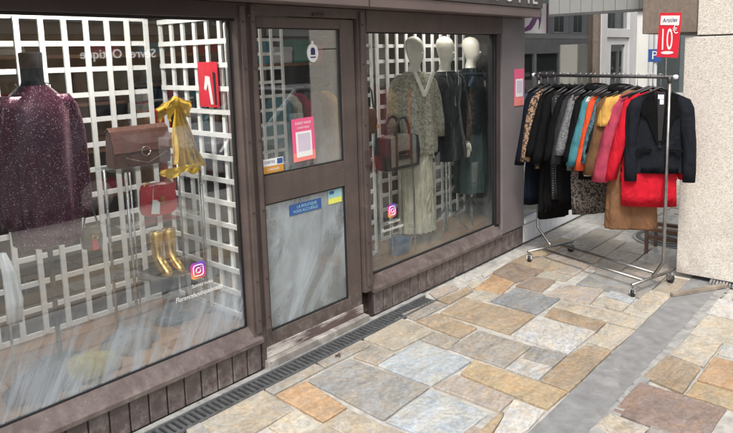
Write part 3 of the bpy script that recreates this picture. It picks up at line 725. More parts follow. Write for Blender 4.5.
# ---- low brown bench behind the rack
be = empty('low_bench', (5.75,1.75,0)); tag(be,'low brown wooden bench behind the pillar','bench')
for z in (.205,.135): MB().box(-.02,.025,-.40,.14,z,z+.030).build('rail', M['oldwood'], be)
for (x_,y_) in ((-.035,.12),(-.035,-.38),(.22,.12),(.22,-.38)): MB().box(x_-.013,x_+.013,y_-.013,y_+.013,0,.215).build('leg', M['oldwood'], be)
MB().box(.20,.24,-.40,.14,.205,.235).build('rail', M['oldwood'], be)

# ---- open corner beyond the neighbour: white house and parking sign
ch = empty('corner_house',(13,8,0)); tag(ch,'white rendered house past the neighbouring shop, behind the price card','building')
MB().box(0,6,-5.2,6,0,7).build('wall', pmat('white_render',(.74,.73,.68),.9,.08,1.5), ch)
for (y_,z_) in ((-4.2,.9),(-2.4,.9),(-.6,.9),(-4.2,3.4),(-2.4,3.4)):
    wn = MB().box(-.05,-.002,y_-.5,y_+.5,z_,z_+1.3).build('window', M['greyframe'], ch); MB().box(-.056,-.051,y_-.42,y_+.42,z_+.08,z_+1.22).build('window_pane', M['glassN'], wn)
MB().box(-.06,-.002,-5.2,6,2.55,2.75).build('string_course', M['whitepanel'], ch)
pk = empty('parking_sign',(10.6,3.42,0)); tag(pk,'blue parking sign on a grey post past the neighbouring shop','sign')
MB().tube([(0,0,0),(0,0,2.1)],.03,10).build('post', M['greyframe'], pk); MB().box(-.045,-.035,-.10,.10,1.60,1.80).build('plate', M['bluepaper'], pk, bevel=.004)
text('letter','P',.18,M['whitepaper'],(-.050,0,1.70),(R(90),0,R(-90)),pk,.001)
# ================================================================== THE STREET BEHIND (seen in the glass)
winm = glass_mat('far_window_glass', tint=(.25,.28,.30), ior=1.9); shutm = pmat('grey_shutter',(.42,.43,.45),.6,.1,4); wf = pmat('far_window_frame',(.62,.62,.60),.6,.05,4)
darkroom = pmat('far_room_dark',(.035,.035,.04),.8,.2,2)
YF = -9.54
def building(label, x0, x1, h, col, gcol, shopz=2.45, win=1.25, step=2.1, shut=True):
    e = empty('town_house', ((x0+x1)/2, YF, 0)); tag(e, label, 'building', 'buildings across the street'); cx = (x0+x1)/2
    wm = pmat('facade', col, .9, .12, 1.5, .2, 20)
    MB().box(x0-cx,x1-cx,-8,0,shopz+.02,h).build('wall', wm, e)
    MB().box(x0-cx,x1-cx,-8,-.30,0,shopz+.01).build('shop_wall', darkroom, e)
    MB().box(x0-cx,x1-cx,-.29,.06,1.72,shopz).build('shop_band', pmat('shop_band', gcol, .6, .2, 2), e)
    k = int((x1-x0)/2.4); s = (x1-x0)/k
    for i in range(k+1): MB().box(x0-cx+i*s-.12,x0-cx+i*s+.12,-.29,.03,0,1.719).build('pier', wm, e)
    for i in range(k):
        a = x0-cx+i*s+.12
        MB().box(a,a+s-.24,-.28,-.05,0,.45).build('stall_riser', pmat('riser', tuple(c*.7 for c in gcol), .6), e)
        MB().box(a,a+s-.24,-.10,-.09,.45,1.719).build('shop_pane', winm, e)
    z = 2.75; k = int((x1-x0)/step); s = (x1-x0)/k
    while z+1.7 < h:
        for i in range(k):
            a = x0-cx+i*s+(s-win)/2
            wn = MB().box(a,a+win,.002,.05,z,z+1.6).build('window', wf, e)
            MB().box(a+.07,a+win/2-.03,.051,.056,z+.07,z+1.53).build('window_pane', winm, wn); MB().box(a+win/2+.03,a+win-.07,.051,.056,z+.07,z+1.53).build('window_pane', winm, wn)
            if shut:
                MB().box(a-.42,a-.02,.002,.04,z,z+1.6).build('shutter', shutm, wn); MB().box(a+win+.02,a+win+.42,.002,.04,z,z+1.6).build('shutter', shutm, wn)
        z += 2.7
    MB().box(x0-cx-.1,x1-cx+.1,-8,.25,h,h+.2).build('cornice', wm, e)
    return e
ba = building('beige stone house with an optician at street level', -4, 12.6, 7.0, (.46,.36,.27), (.30,.165,.07), step=2.35)
text('shop_lettering', 'Sèvres Optique', .31, emat('white_letter_glow',(1,1,1),1.2), (8.06-4.3, .07, 2.0), (R(90),0,R(180)), ba, .01)  # plain white letters given a glow of their own
building('tall white rendered house further down the street', 12.7, 24, 9.0, (.70,.68,.63), (.30,.24,.22))
building('grey cream house with shuttered windows down the street', 24.1, 38, 8.0, (.62,.59,.54), (.45,.40,.38))
building('pale pink house far down the street', 38.1, 60, 10.0, (.70,.66,.62), (.45,.38,.36), shut=False)

tyre = pmat('tyre',(.02,.02,.02),.8,.2,20); rimm = pmat('alloy_rim',(.5,.5,.52),.3,.1,10,metal=1); carglass = glass_mat('car_glass', tint=(.08,.09,.10), ior=1.7)
redl = pmat('tail_light_red',(.5,.02,.02),.3,.1,5); headl = pmat('headlight',(.7,.72,.75),.15,.1,5)
def car(x, label, col):
    e = empty('parked_car', (x, -2.75, -.13)); tag(e, label, 'car', 'cars parked along the kerb')
    pm = pmat('car_paint', col, .22, .03, 3, spec=.6); L = 2.1
    body = [(-L,.30),(-L-.02,.62),(-1.9,.86),(-1.0,.93),(.0,.96),(1.0,.97),(1.9,.93),(L,.80),(L+.02,.45),(L-.05,.27),(1.72,.25),(1.62,.50),(1.35,.64),(1.08,.50),(.98,.22),(-.92,.22),(-1.02,.50),(-1.30,.64),(-1.58,.50),(-1.68,.25)]
    MB().prism(body, -.86, .86).build('body', pm, e, bevel=.05)
    def cab(pts, w0, w1, name, mt):
        n = len(pts); z0 = min(p[1] for p in pts); z1 = max(p[1] for p in pts); vs = []
        for sgn in (-1,1):
            for (a,b) in pts:
                t = (b-z0)/(z1-z0); vs.append((a, sgn*(w0+(w1-w0)*t), b))
        fs = [tuple(range(n)), tuple(range(2*n-1,n-1,-1))]+[(i,n+i,n+(i+1)%n,(i+1)%n) for i in range(n)]
        return MB().add(vs, fs).build(name, mt, e, bevel=.03)
    cab([(-1.25,.93),(-.55,1.36),(-.40,1.40),(.95,1.42),(1.20,1.38),(1.85,.94)], .80, .60, 'glasshouse', carglass)
    MB().box(-.50,1.15,-.58,.58,1.405,1.445).build('roof', pm, e, bevel=.015)
    for px in (-1.22,.15,1.25):
        for sg in (-1,1): MB().tube([(px+(0 if px>-1 else 0),sg*.81,.93),(px+(.75 if px<-1 else (-.05 if px<1 else -.15)),sg*.60,1.41)], .035, 6).build('pillar', pm, e)
    for wx in (-1.30,1.35):
        for sg in (-1,1):
            wh = MB().tube([(wx,sg*.66,.31),(wx,sg*.86,.31)], .31, 24).build('wheel', tyre, e)
            MB().tube([(wx,sg*.861,.31),(wx,sg*.87,.31)], .20, 20).build('rim', rimm, wh)
    for sg in (-1,1):
        MB().box(-L-.035,-L+.10,sg*.62-.16,sg*.62+.16,.60,.74).build('headlight', headl, e, bevel=.02); MB().box(L-.10,L+.04,sg*.66-.13,sg*.66+.13,.62,.80).build('tail_light', redl, e, bevel=.02)
        MB().box(-.80,-.62,sg*.88-.08,sg*.88+.08,.95,1.06).build('mirror', pm, e, bevel=.02)
    for sg in (-1,1): MB().box(-.02,.14,sg*.862-.008,sg*.862+.008,.80,.83).build('door_handle', rimm, e)
car(2.3, 'dark grey hatchback parked opposite the left window', (.05,.05,.055))
car(7.6, 'silver grey hatchback parked opposite the door', (.40,.42,.45))
car(13.0, 'light blue hatchback parked farthest along the kerb', (.22,.36,.55))

# ================================================================== CLOTHES RACK
U = Vector((.294,.956,0)).normalized(); Wv = Vector((.956,-.294,0)).normalized(); RO = Vector((4.85,1.46,0)); RL = 1.30; RZ = 1.600
rk = empty('clothes_rack', tuple(RO)); tag(rk, 'rolling steel clothes rack on black casters, full of garments', 'clothes rack')
def rp(u, w_=0, z=0): return U*u+Wv*w_+Vector((0,0,z))
MB().tube([rp(-.03,0,RZ), rp(RL+.03,0,RZ)], .013, 12).build('hanging_rail', M['darkrail'], rk, True)
for u in (-.045, RL+.03):
    MB().loft([(0,0,-.016,.001,.001),(0,0,-.012,.014,.014),(0,0,.004,.020,.020),(0,0,.014,.014,.014),(0,0,.018,.001,.001)], 14).build('end_knob', M['whitepanel'], rk, True).location = rp(u,0,RZ)
c1, c2, c3, c4 = Vector((4.914,2.593,0)), Vector((5.385,2.427,0)), Vector((4.624,1.598,0)), Vector((5.08,1.474,0))
BZ = .095
for (u, a, b) in ((0.0,c3,c4),(RL-.03,c1,c2)):
    mid = (a+b)/2-RO; mid.z = BZ+.012
    top = rp(u,0,RZ-.005)
    up = [top, rp(u,0,.9), rp(u,0,.23), mid+(rp(u,0,.23)-mid)*.85, mid+(rp(u,0,.23)-mid)*.15+Vector((0,0,-.006)), mid]
    MB().tube(up, .0125, 12).build('upright', M['railmetal'], rk, True)
    q0, q1 = a-RO, b-RO; q0.z = q1.z = BZ
    d = (q1-q0)*.04
    MB().tube([q0-d, q1+d], .0115, 10).build('base_bar', M['railmetal'], rk, True)
    MB().tube([rp(u,0,RZ+.004), rp(u,0,RZ-.04)], .017, 12).build('collar', M['darkrail'], rk, True)
for t in (.30,.74):
    q0 = c3.lerp(c4,t)-RO; q1 = c1.lerp(c2,t)-RO; q0.z = q1.z = BZ-.004
    MB().tube([q0,q1], .011, 10).build('long_rail', M['railmetal'], rk, True)
for k, c in enumerate((c1,c2,c3,c4)):
    ce = empty('caster', c-RO, (R(20),R(-30),R(8),R(55))[k]); ce.parent = rk
    MB().tube([(0,0,.062),(0,0,.10)], .007, 8).build('stem', M['railmetal'], ce)
    MB().prism([(-.030,.036),(-.020,.064),(.018,.068),(.030,.050),(.012,.028),(-.006,.028)], -.020, -.014).prism([(-.030,.036),(-.020,.064),(.018,.068),(.030,.050),(.012,.028),(-.006,.028)], .014, .020).box(-.018,.018,-.020,.020,.060,.070).build('fork', M['chrome'], ce)
    wv = []; 
    MB().tube([(0,-.0125,.0325),(0,-.010,.0325),(0,.010,.0325),(0,.0125,.0325)], [.027,.0325,.0325,.027], 20).build('wheel', M['black_rubber'], ce, True)
    MB().tube([(0,-.0215,.0325),(0,.0215,.0325)], .008, 8).build('axle', M['chrome'], ce)

# ---- garments
C = {k: cloth(k+'_cloth', v) for k, v in dict(navy=(.005,.007,.014), black=(.005,.005,.0055), char=(.030,.031,.034), grey=(.10,.10,.105), teal=(.055,.20,.235), ivory=(.55,.52,.46),
     orange=(.62,.075,.028), brown=(.135,.070,.034), mustard=(.58,.335,.085), rose=(.36,.048,.085), red=(.50,.012,.026), camel=(.19,.098,.052), slate=(.012,.014,.019)).items()}
C['leopard'] = pattern_mat('leopard_print', (.03,.02,.018), (.36,.22,.13), 55); C['dots'] = pattern_mat('dotted_print', (.012,.012,.013), (.22,.22,.22), 48, 'dots')
C['knit'] = pattern_mat('grey_marl_knit', (.05,.05,.055), (.20,.20,.21), 70, 'marl'); C['tealprint'] = pattern_mat('dark_teal_print', (.008,.018,.024), (.07,.17,.20), 30, 'marl'); C['greyleo'] = pattern_mat('grey_leopard_print', (.02,.018,.018), (.19,.155,.13), 60)
hangm = pmat('black_plastic_hanger',(.012,.012,.013),.4,.1,8)
def garment(name, label, cat, u, yaw, mat, L, W=.40, sl=.58, flare=1.05, th=.040, base=None, zs=-.105, collar=None, sw=1.0, hname=None, waist=.92, splay=True):
    rz = math.atan2(Wv.y, Wv.x)+R(yaw); loc = RO+U*u+Vector((0,0,RZ))
    h = empty('coat_hanger', loc, rz); tag(h, 'black hanger carrying the '+(hname or label), 'hanger', 'hangers on the rack rail')
    hk = [(.0,0,-.045)]
    for k in range(9):
        t = R(-80+k*32); hk.append((.018*math.cos(t)-.003,0,.005+.018*math.sin(t)))
    MB().tube([(0,0,-.075)]+hk, .0022, 6).build('hook', M['chrome'], h, True)
    MB().tube([(-W*.42,0,zs-.045),(-W*.2,0,zs-.005),(0,0,-.075),(W*.2,0,zs-.005),(W*.42,0,zs-.045)], [.008,.011,.011,.011,.008], 8).build('shoulder_bar', hangm, h, True)
    g = empty(name, loc, rz); tag(g, label, cat, 'garments on the clothes rack')
    ph = random.uniform(0,6); hw = W/2*(.84 if splay and sl else 1); secs = []
    prof = [(0,.20),(.012,.34),(.025,.56),(.045,.82),(.075,.97),(.12,1.0)]
    for (d, k) in prof: secs.append((0,0,zs-d,hw*k*.94,th*(.35+.65*k),.0))
    n = 9
    for i in range(1,n+1):
        t = i/n; d = .12+(L-.12)*t
        k = (1-(1-waist)*math.sin(min(1,t*1.6)*math.pi)) * (1+(flare-1)*t)
        secs.append((.012*math.sin(ph+t*4),.008*math.sin(ph*2+t*3),zs-d,hw*k*.90,th*(1+.25*t),min(1,.25+t)))
    secs.append((0,0,zs-L+.012,hw*flare*.85,th*.9,1))
    MB().loft(secs[::-1], 40, .055, random.choice([5,7,9]), ph).build('body', mat, g, True)
    if sl:
        for sg in (-1,1):
            jx = random.uniform(-.01,.015); ps_ = []
            for k in range(9):
                t = k/8; out = (.010+.036*math.sin(min(1,t*1.5)*math.pi/2)+jx*t)
                if splay:
                    tt = t**.8; ps_.append((sg*(hw*.50+(.165+jx)*tt*min(1.0,.45+sl)), .010*math.sin(ph+t*3)*sg-.012*t, zs-.022-sl*t))
                else:
                    ps_.append((sg*(hw*.86+out), .010*math.sin(ph+t*3)*sg-.012*t, zs-.040-sl*t))
            b_ = MB(); N = 14; base_i = 0
            for k, p in enumerate(ps_):
                t = k/8; rx = (.056-.012*t)*sw*(.75 if k == 0 else 1); ry = (.046-.006*t)*sw*(.75 if k == 0 else 1)
                for q in range(N):
                    a = 2*math.pi*q/N; wob = 1+.09*math.sin(3*a+k*.9+ph)+.05*math.sin(5*a-k*1.4)
                    b_.v.append((p[0]+rx*math.cos(a)*wob, p[1]+ry*math.sin(a)*wob, p[2]+ (.02*(-sg*math.cos(a)) if k == 0 else 0)))
            for k in range(8):
                for q in range(N): q2=(q+1)%N; b_.f.append((k*N+q,k*N+q2,(k+1)*N+q2,(k+1)*N+q))
            b_.f.append(tuple(range(N))); b_.f.append(tuple(8*N+q for q in range(N)))
            b_.build('sleeve', mat, g, True)
    if collar == 'band':
        MB().tube([(.075*math.cos(R(a)), .035*math.sin(R(a)), zs+.012) for a in range(0,360,30)]+[(.075,0,zs+.012)], .017, 8).build('collar', mat, g, True)
    if collar == 'fur':
        MB().tube([(.08*math.cos(R(a)), .05*math.sin(R(a))-.01, zs+.010+.012*math.sin(R(a))) for a in range(0,361,30)], .028, 10).build('collar', C['black'], g, True)
    return g
G = [('long_coat','long navy coat at the far left end of the rack','coat',1.245,-4,'navy',1.03,.42,.64,1.06,None),
 ('blouse','leopard print blouse hanging second from the left end','blouse',1.165,-6,'leopard',.70,.40,.60,1.0,None),
 ('dress','long plain black dress between the leopard blouse and dotted dress','dress',1.085,-8,'black',1.13,.38,.55,1.12,None),
 ('long_coat','long black coat with high collar just left of the dotted dress','coat',1.01,-10,'black',1.06,.42,.60,1.05,'band'),
 ('dress','black dress dotted with small pale spots','dress',.925,-12,'dots',.93,.37,0,1.05,None),
 ('jacket','plain black jacket just right of the dotted dress','jacket',.865,-12,'black',.98,.40,.56,1.0,'band'),
 ('cardigan','charcoal cardigan left of the grey marl knit','cardigan',.795,-14,'char',.60,.40,.58,1.0,None),
 ('jumper','grey marl knit jumper near the middle of the rack','jumper',.735,-16,'knit',.66,.43,.50,1.0,None),
 ('skirt','long grey leopard print skirt below the knit jumper','skirt',.69,-18,'greyleo',1.02,.38,0,1.0,None),
 ('coat','black coat with dark fur collar left of the teal top','coat',.645,-18,'black',.72,.42,.54,1.0,'fur'),
 ('top','teal blue long sleeved top','top',.590,-20,'teal',.58,.40,.57,1.0,None),
 ('blouse','thin ivory blouse between the teal and orange tops','blouse',.555,-22,'ivory',.68,.37,0,1.0,None),
 ('jacket','bright orange jacket in the middle of the rack','jacket',.515,-22,'orange',.70,.41,.60,1.0,None),
 ('blouse','dark teal patterned blouse right of the orange jacket','blouse',.465,-24,'tealprint',.62,.41,.54,1.0,None),
 ('cardigan','black cardigan left of the brown coat','cardigan',.415,-26,'slate',.55,.40,.45,1.0,'fur'),
 ('coat','brown coat hanging left of the mustard top','coat',.388,-28,'brown',.68,.42,.62,1.03,None),
 ('top','mustard yellow short sleeved top','top',.335,-30,'mustard',.60,.41,.24,1.0,None),
 ('jacket','rose pink jacket between the mustard top and red jacket','jacket',.268,-34,'rose',.70,.42,.66,1.0,None),
 ('jacket','bright red jacket left of the black blazer','jacket',.170,-38,'red',.68,.46,.64,1.0,None)]
for (nm,lb,ct,u,yaw,mt,L,W,sl,fl_,co) in G:
    garment(nm,lb,ct,u,yaw,C[mt],L,W,sl,fl_,collar=co,hname=lb.split(' at the')[0].split(' hanging')[0].split(' near the')[0].split(' in the middle')[0], sw=1.45 if 'mustard' in lb else 1.0)
garment('skirt','bright red skirt showing below the black blazer','skirt',.135,-44,C['red'],.86,.40,0,1.08)
# brown trousers folded on a hanger
tz = math.atan2(Wv.y,Wv.x)+R(-44); tr = empty('trousers', RO+U*.27+Wv*-.03+Vector((0,0,RZ)), tz); tag(tr,'brown flared trousers hanging below the red skirt','trousers','garments on the clothes rack')
for sx in (-1,1):
    MB().loft([(sx*.085,0,-1.165,.098,.045,1),(sx*.085,0,-1.15,.105,.050,1),(sx*.085,.01,-.95,.098,.050,.8),(sx*.082,0,-.72,.092,.050,.5),(sx*.080,0,-.50,.088,.045,.2),(sx*.078,0,-.30,.085,.035,0),(sx*.07,0,-.22,.07,.03,0)], 28, .07, 5, sx).build('leg', C['camel'], tr, True)
MB().loft([(0,0,-.36,.155,.040),(0,0,-.25,.150,.038),(0,0,-.15,.14,.03),(0,0,-.10,.06,.02)], 28).build('waist', C['camel'], tr, True)
# black blazer facing the camera at the right end
bz = garment('blazer','black blazer with white label hanging on the right end of the rack','blazer',.072,-46,C['slate'],.60,.355,.62,1.06,th=.036,waist=.95,hname='black blazer',splay=False)
front = -.0445
for sg in (-1,1):
    pts = [(sg*.050,-.105),(sg*.105,-.135),(sg*.135,-.25),(sg*.125,-.275),(sg*.10,-.285),(sg*.022,-.48),(sg*.012,-.48),(sg*.030,-.22)]
    if sg < 0: pts = pts[::-1]
    b_ = MB().prism(pts, front-.012, front+.006); b_.build('lapel', C['black'], bz, bevel=.002)
    MB().box(sg*.105-.05,sg*.105+.05,front-.014,front-.002,-.545,-.52).build('pocket_flap', C['black'], bz, bevel=.002)
MB().prism([(-.028,-.105),(.028,-.105),(.012,-.46),(-.012,-.46)], front-.004, front+.006).build('shirt_gap', M['rubber'], bz)
MB().box(-.024,.016,front-.010,front-.0045,-.155,-.125).build('label', M['whitepaper'], bz); MB().box(-.010,.016,front-.009,front-.0045,-.195,-.158).build('size_tag', M['whitepaper'], bz)
MB().tube([(0,front-.008,-.50),(0,front-.014,-.50)], .010, 12).build('button', hangm, bz)
# dark belt end hanging between garments
b_ = MB().prism([(-.03,-.75),(.03,-.75),(.028,-1.10),(0,-1.17),(-.028,-1.05)], -.006, .006); o = b_.build('scarf', C['char'], bevel=.002); o.location = RO+U*.40+Wv*-.10+Vector((0,0,RZ)); o.rotation_euler=(0,0,R(-50)); tag(o,'dark pointed scarf end hanging below the brown coat','scarf','garments on the clothes rack')

# ---- price card on the rack
pc = empty('price_sign', (4.815,1.480,1.615), R(-97)); tag(pc,'red price card reading 10 euros clipped above the rack','price sign')
MB().tube([(0.0,.004,-.01),(0.0,.004,.16)], .004, 8).build('stem', M['chrome'], pc)
MB().box(-.076,.076,-.002,.002,.125,.435).build('card', M['redpaper'], pc).rotation_euler=(0,R(3),0)
MB().box(-.066,.066,-.0045,-.0025,.350,.415).build('header_strip', M['whitepaper'], pc).rotation_euler=(0,R(3),0)
text('handwriting','Articles',.040,M['navyink'],(.020,-.006,.383),FACE,pc,.0005,sx=.82,shear=.2)
text('price','10',.215,M['whitepaper'],(-.002,-.005,.243),FACE,pc,.0005,sx=.45)
text('euro','€',.085,M['whitepaper'],(.062,-.005,.315),FACE,pc,.0005,sx=.75)
b_ = MB(); b_.add([(.008+.045*math.cos(t*math.pi/10),-.0042,.158+.011*math.sin(t*math.pi/10)) for t in range(20)],[tuple(range(20))]); b_.build('white_oval', M['whitepaper'], pc)

# ================================================================== LEFT WINDOW DISPLAY
FZ = .268
# plum sequinned top on a black headless bust
bu = empty('dress_form', (1.30,3.33,FZ)); tag(bu,'black headless dress form in the left window','dress form')
MB().loft([(0,0,.66,.13,.09),(0,0,.80,.145,.10),(0,0,.98,.115,.085),(0,0,1.18,.15,.105),(0,0,1.30,.165,.095),(0,0,1.375,.12,.075),(0,0,1.415,.062,.055),(0,0,1.45,.050,.048),(0,0,1.51,.050,.048),(0,0,1.585,.052,.050),(0,0,1.590,.046,.045)], 28).build('torso', M['blackfab'], bu, True)
MB().tube([(0,0,.02),(0,0,.70)], .012, 10).build('pole', M['castiron'], bu); MB().loft([(0,0,0,.15,.15),(0,0,.012,.15,.15),(0,0,.03,.03,.03)], 28).build('foot', M['castiron'], bu)
tp = empty('sequinned_top', (1.30,3.33,FZ)); tag(tp,'plum sequinned batwing top on the black dress form','top')
secs = [(0,0,.655,.138,.115,1),(0,0,.665,.150,.125,1),(0,0,.75,.155,.128,.9),(0,0,.90,.155,.128,.7),(0,0,1.05,.150,.122,.5),(0,0,1.20,.155,.122,.3),(0,0,1.30,.160,.112,.1),(0,0,1.36,.140,.09,0),(0,0,1.40,.10,.072,0),(0,0,1.432,.064,.060,0)]
MB().loft(secs, 56, .05, 9, .5, cap0=False, cap1=False).build('body', M['sequin'], tp, True)
for sg in (-1,1):
    ps_ = [(sg*.10,0,1.385,.06,.065),(sg*.135,0,1.33,.062,.075),(sg*.158,-.01,1.20,.060,.072),(sg*.166,-.015,1.02,.056,.066),(sg*.166,-.02,.86,.052,.062),(sg*.158,-.02,.76,.048,.056)]
    MB().loft([(*p,.8) for p in ps_][::-1], 28, .07, 5, sg).build('sleeve', M['sequin'], tp, True)
nk = [( .075*math.cos(R(a)), -.066*math.sin(R(a))*1.05-.0, 1.44-.10*max(0,math.sin(R(a)))) for a in range(-40,221,15)]
b_ = MB().tube(nk, .0025, 5); o = b_.build('necklace', M['chrome'], None, True); o.location=(1.30,3.33,FZ); tag(o,'fine silver necklace on the black dress form','necklace')
# white blouse at the far left
wb = empty('white_blouse',(1.07,3.22,FZ)); tag(wb,'white blouse hanging low at the left edge of the window','blouse')
MB().loft([(0,0,.34,.030,.03,1),(.01,0,.45,.036,.03,1),(0,0,.58,.028,.025,.8),(-.02,0,.68,.016,.02,.3)], 28, .12, 6).build('cloth', M['whitepanel'], wb, True)
MB().tube([(-.02,0,.0),(-.02,0,.67)], .006, 8).build('stand', M['chrome'], wb)
# small chain bag
cb = empty('chain_bag',(1.50,3.30,FZ+.58)); tag(cb,'small dark chain handbag with a gold clasp beside the plum top','handbag')
MB().loft([(0,0,0,.040,.018),(0,0,.006,.052,.026),(0,0,.06,.056,.030),(0,0,.10,.048,.024),(0,0,.118,.030,.012)], 24).build('pouch', pmat('olive_snake',(.10,.085,.05),.4,.5,40,.4,90), cb, True)
MB().prism([(-.014,-.005),(.014,-.005),(.014,.05),(-.014,.05)], -.034,-.029).build('stripe', M['redleather'], cb)
b_ = MB(); b_.tube([(.016*math.cos(R(a)),-.036,.062+.010*math.sin(R(a))) for a in range(0,361,30)], .0035, 6); b_.build('clasp', M['gold'], cb, True)
b_ = MB()
for k in range(24):
    t = k/23; z = .11+.16*t; sx = .04*(1-t)
    for sg in (-1,1): b_.tube([(sg*sx-.004,0,z),(sg*sx+.004,0,z+.006)], .0035, 5)
b_.build('chain', M['castiron'], cb)
MB().tube([(0,0,.27),(0,.47,.34)], .002, 5).build('hanging_wire', M['chrome'], cb)
# display stand
st = empty('display_stand',(1.92,3.42,FZ)); tag(st,'clear display stand with chrome legs holding the bags','display stand')
for z in (.945,.635): MB().box(-.25,.26,-.14,.14,z,z+.008).build('shelf', M['glass'], st)
for sx in (-.21,.25):
    for sy in (-.12,.12): MB().tube([(sx,sy,0),(sx,sy,.945)], .0085, 10).build('leg', M['chrome'], st, True)
for sx in (-.19,.23): MB().tube([(sx,-.125,0.0),(sx,-.125,.945)], .005, 8).build('leg', M['chrome'], st, True)
# brown clutch with ring
cl = empty('clutch_bag',(1.865,3.42,FZ+.955)); tag(cl,'large brown crocodile grain clutch bag with a ring clasp','handbag')
MB().prism([(-.045,0),(.05,0),(.055,.05),(.035,.19),(.0,.215),(-.028,.195),(-.055,.07)], -.175, .165, 'x').build('body', M['brownleather'], cl, bevel=.012)
MB().prism([(-.065,.085),(-.030,.205),(.0,.226),(.04,.20),(.036,.193),(.0,.214),(-.024,.196),(-.058,.085)], -.178, .168, 'x').build('flap', pmat('brown_smooth_leather',(.135,.062,.050),.26,.25,12,.3,60), cl, bevel=.003)
b_ = MB(); b_.tube([(.0+.026*math.cos(R(a)),-.072,.085+.026*math.sin(R(a))) for a in range(0,361,24)], .004, 6); b_.build('ring', M['chrome'], cl, True)
MB().tube([(-.12,-.07,.06),(.0,-.085,.02),(.13,-.07,.07)], .002, 5).build('chain', M['chrome'], cl)
# yellow scarf
ys = pattern_mat('yellow_print_silk',(.62,.36,.02),(.80,.52,.06),14,'marl'); yd = pattern_mat('yellow_dark_print',(.30,.20,.03),(.74,.46,.05),26,'marl')
sc = empty('yellow_scarf',(2.02,3.27,FZ+.94)); tag(sc,'golden yellow printed scarf tied in a bow over the stand','scarf')
MB().loft([(0,0,.335,.014,.014),(0,0,.35,.024,.022),(0,0,.375,.024,.022),(0,0,.395,.012,.012)], 16).build('knot', ys, sc, True)
def sheet(l0, r0, l1, r1, pl, amp, ph, nu=44, nv=12, th=.0025):
    b_ = MB(); L0,R0,L1,R1 = [Vector(v) for v in (l0,r0,l1,r1)]
    for side in (0,1):
        for j in range(nv+1):
            t = j/nv
            for i in range(nu+1):
                s_ = i/nu; s2 = s_+.05*math.sin(7*s_+ph)
                A = L0.lerp(R0,s_); B = L1.lerp(R1,s_); P = A.lerp(B,t)
                k = amp*(.25+.75*t)*(math.sin(pl*2*math.pi*s2+ph)+.45*math.sin(pl*4.3*math.pi*s2+2*ph+2*t))
                b_.v.append((P.x+.006*math.sin(9*t+5*s_), P.y+k+side*th, P.z+.012*t*math.sin(pl*2*math.pi*s2*.5+ph)))
    W_ = nu+1; N_ = W_*(nv+1)
    for j in range(nv):
        for i in range(nu):
            q_ = j*W_+i; b_.f += [(q_,q_+1,q_+W_+1,q_+W_), (N_+q_,N_+q_+W_,N_+q_+W_+1,N_+q_+1)]
    return b_
for sg in (-1,1):
    for k in range(2):
        sheet((sg*.008,-.012+.02*k,.388),(sg*.010,-.012+.02*k,.350),(sg*(.085+.02*k),-.03+.05*k,.352-.02*k),(sg*(.062+.03*k),-.03+.05*k,.262-.01*k),2,.009,.7*sg+k,24,10).build('loop', ys if (k+sg) % 2 else yd, sc, True)
sheet((-.012,-.01,.37),(.014,-.01,.37),(-.055,-.02,.005),(.075,-.02,.0),3,.016,.4).build('tail', ys, sc, True)
sheet((-.006,.0,.365),(.020,.0,.365),(.055,-.025,-.055),(.165,-.02,-.015),3,.014,1.6).build('tail', yd, sc, True)
sheet((-.15,-.045,.0),(.11,-.05,.012),(-.155,-.05,-.042),(.10,-.055,-.04),4,.006,.9).build('folded_edge', ys, sc, True)
# red bag
rb = empty('red_bag',(1.955,3.42,FZ+.645)); tag(rb,'small red leather bag with gold clasp and white tag','handbag')
MB().prism([(-.105,.05),(-.095,.015),(-.06,.0),(.06,.0),(.095,.015),(.108,.06),(.098,.15),(.085,.19),(-.085,.19),(-.098,.15)], -.035, .035).build('body', M['redleather'], rb, bevel=.014)
MB().prism([(-.098,.185),(.098,.185),(.085,.10),(.03,.065),(-.03,.065),(-.085,.10)], -.043, -.034).build('flap', M['redleather'], rb, bevel=.004)
MB().box(-.012,.012,-.052,-.043,.070,.118).build('clasp', M['gold'], rb, bevel=.004)
MB().prism([(-.080,.03),(-.030,.02),(-.022,.085),(-.040,.105),(-.065,.108)], -.058, -.055).build('price_tag', M['whitepaper'], rb)
for sg in (-1,1): MB().tube([(sg*.085,-.01,.185),(sg*.075,-.01,.205),(sg*.05,-.01,.20)], .004, 6).build('strap_ring', M['gold'], rb)
MB().tube([(-.06,-.05,.10),(-.045,-.04,.19)], .0015, 4).build('tag_string', M['whitepaper'], rb)
# round plinth and gold boots
pt = empty('round_plinth',(1.99,3.42,FZ)); tag(pt,'dark round plinth under the gold ankle boots','plinth')
MB().loft([(0,0,0,.13,.13),(0,0,.03,.05,.05),(0,0,.28,.05,.05),(0,0,.295,.19,.13),(0,0,.305,.19,.13)], 32).build('stand', pmat('dark_glossy',(.06,.06,.065),.2,.1,4), pt)
for k, dx in enumerate((-.070,.012)):
    gb = empty('gold_boot',(1.99+dx,3.40,FZ+.305)); tag(gb,['left gold high heeled ankle boot on the round plinth','right gold high heeled ankle boot on the round plinth'][k],'boot','gold ankle boots')
    MB().loft([(0,-.060,.0,.022,.050),(0,-.060,.018,.031,.062),(0,-.045,.042,.033,.060),(0,-.015,.072,.031,.046),(0,.008,.11,.031,.036),(0,.012,.17,.034,.038),(0,.012,.225,.037,.040),(0,.012,.25,.038,.041)], 20, cap1=True).build('boot', M['gold'], gb, True)
    MB().tube([(0,.030,.075),(0,.036,.0)], [.012,.006], 8).build('heel', M['gold'], gb)
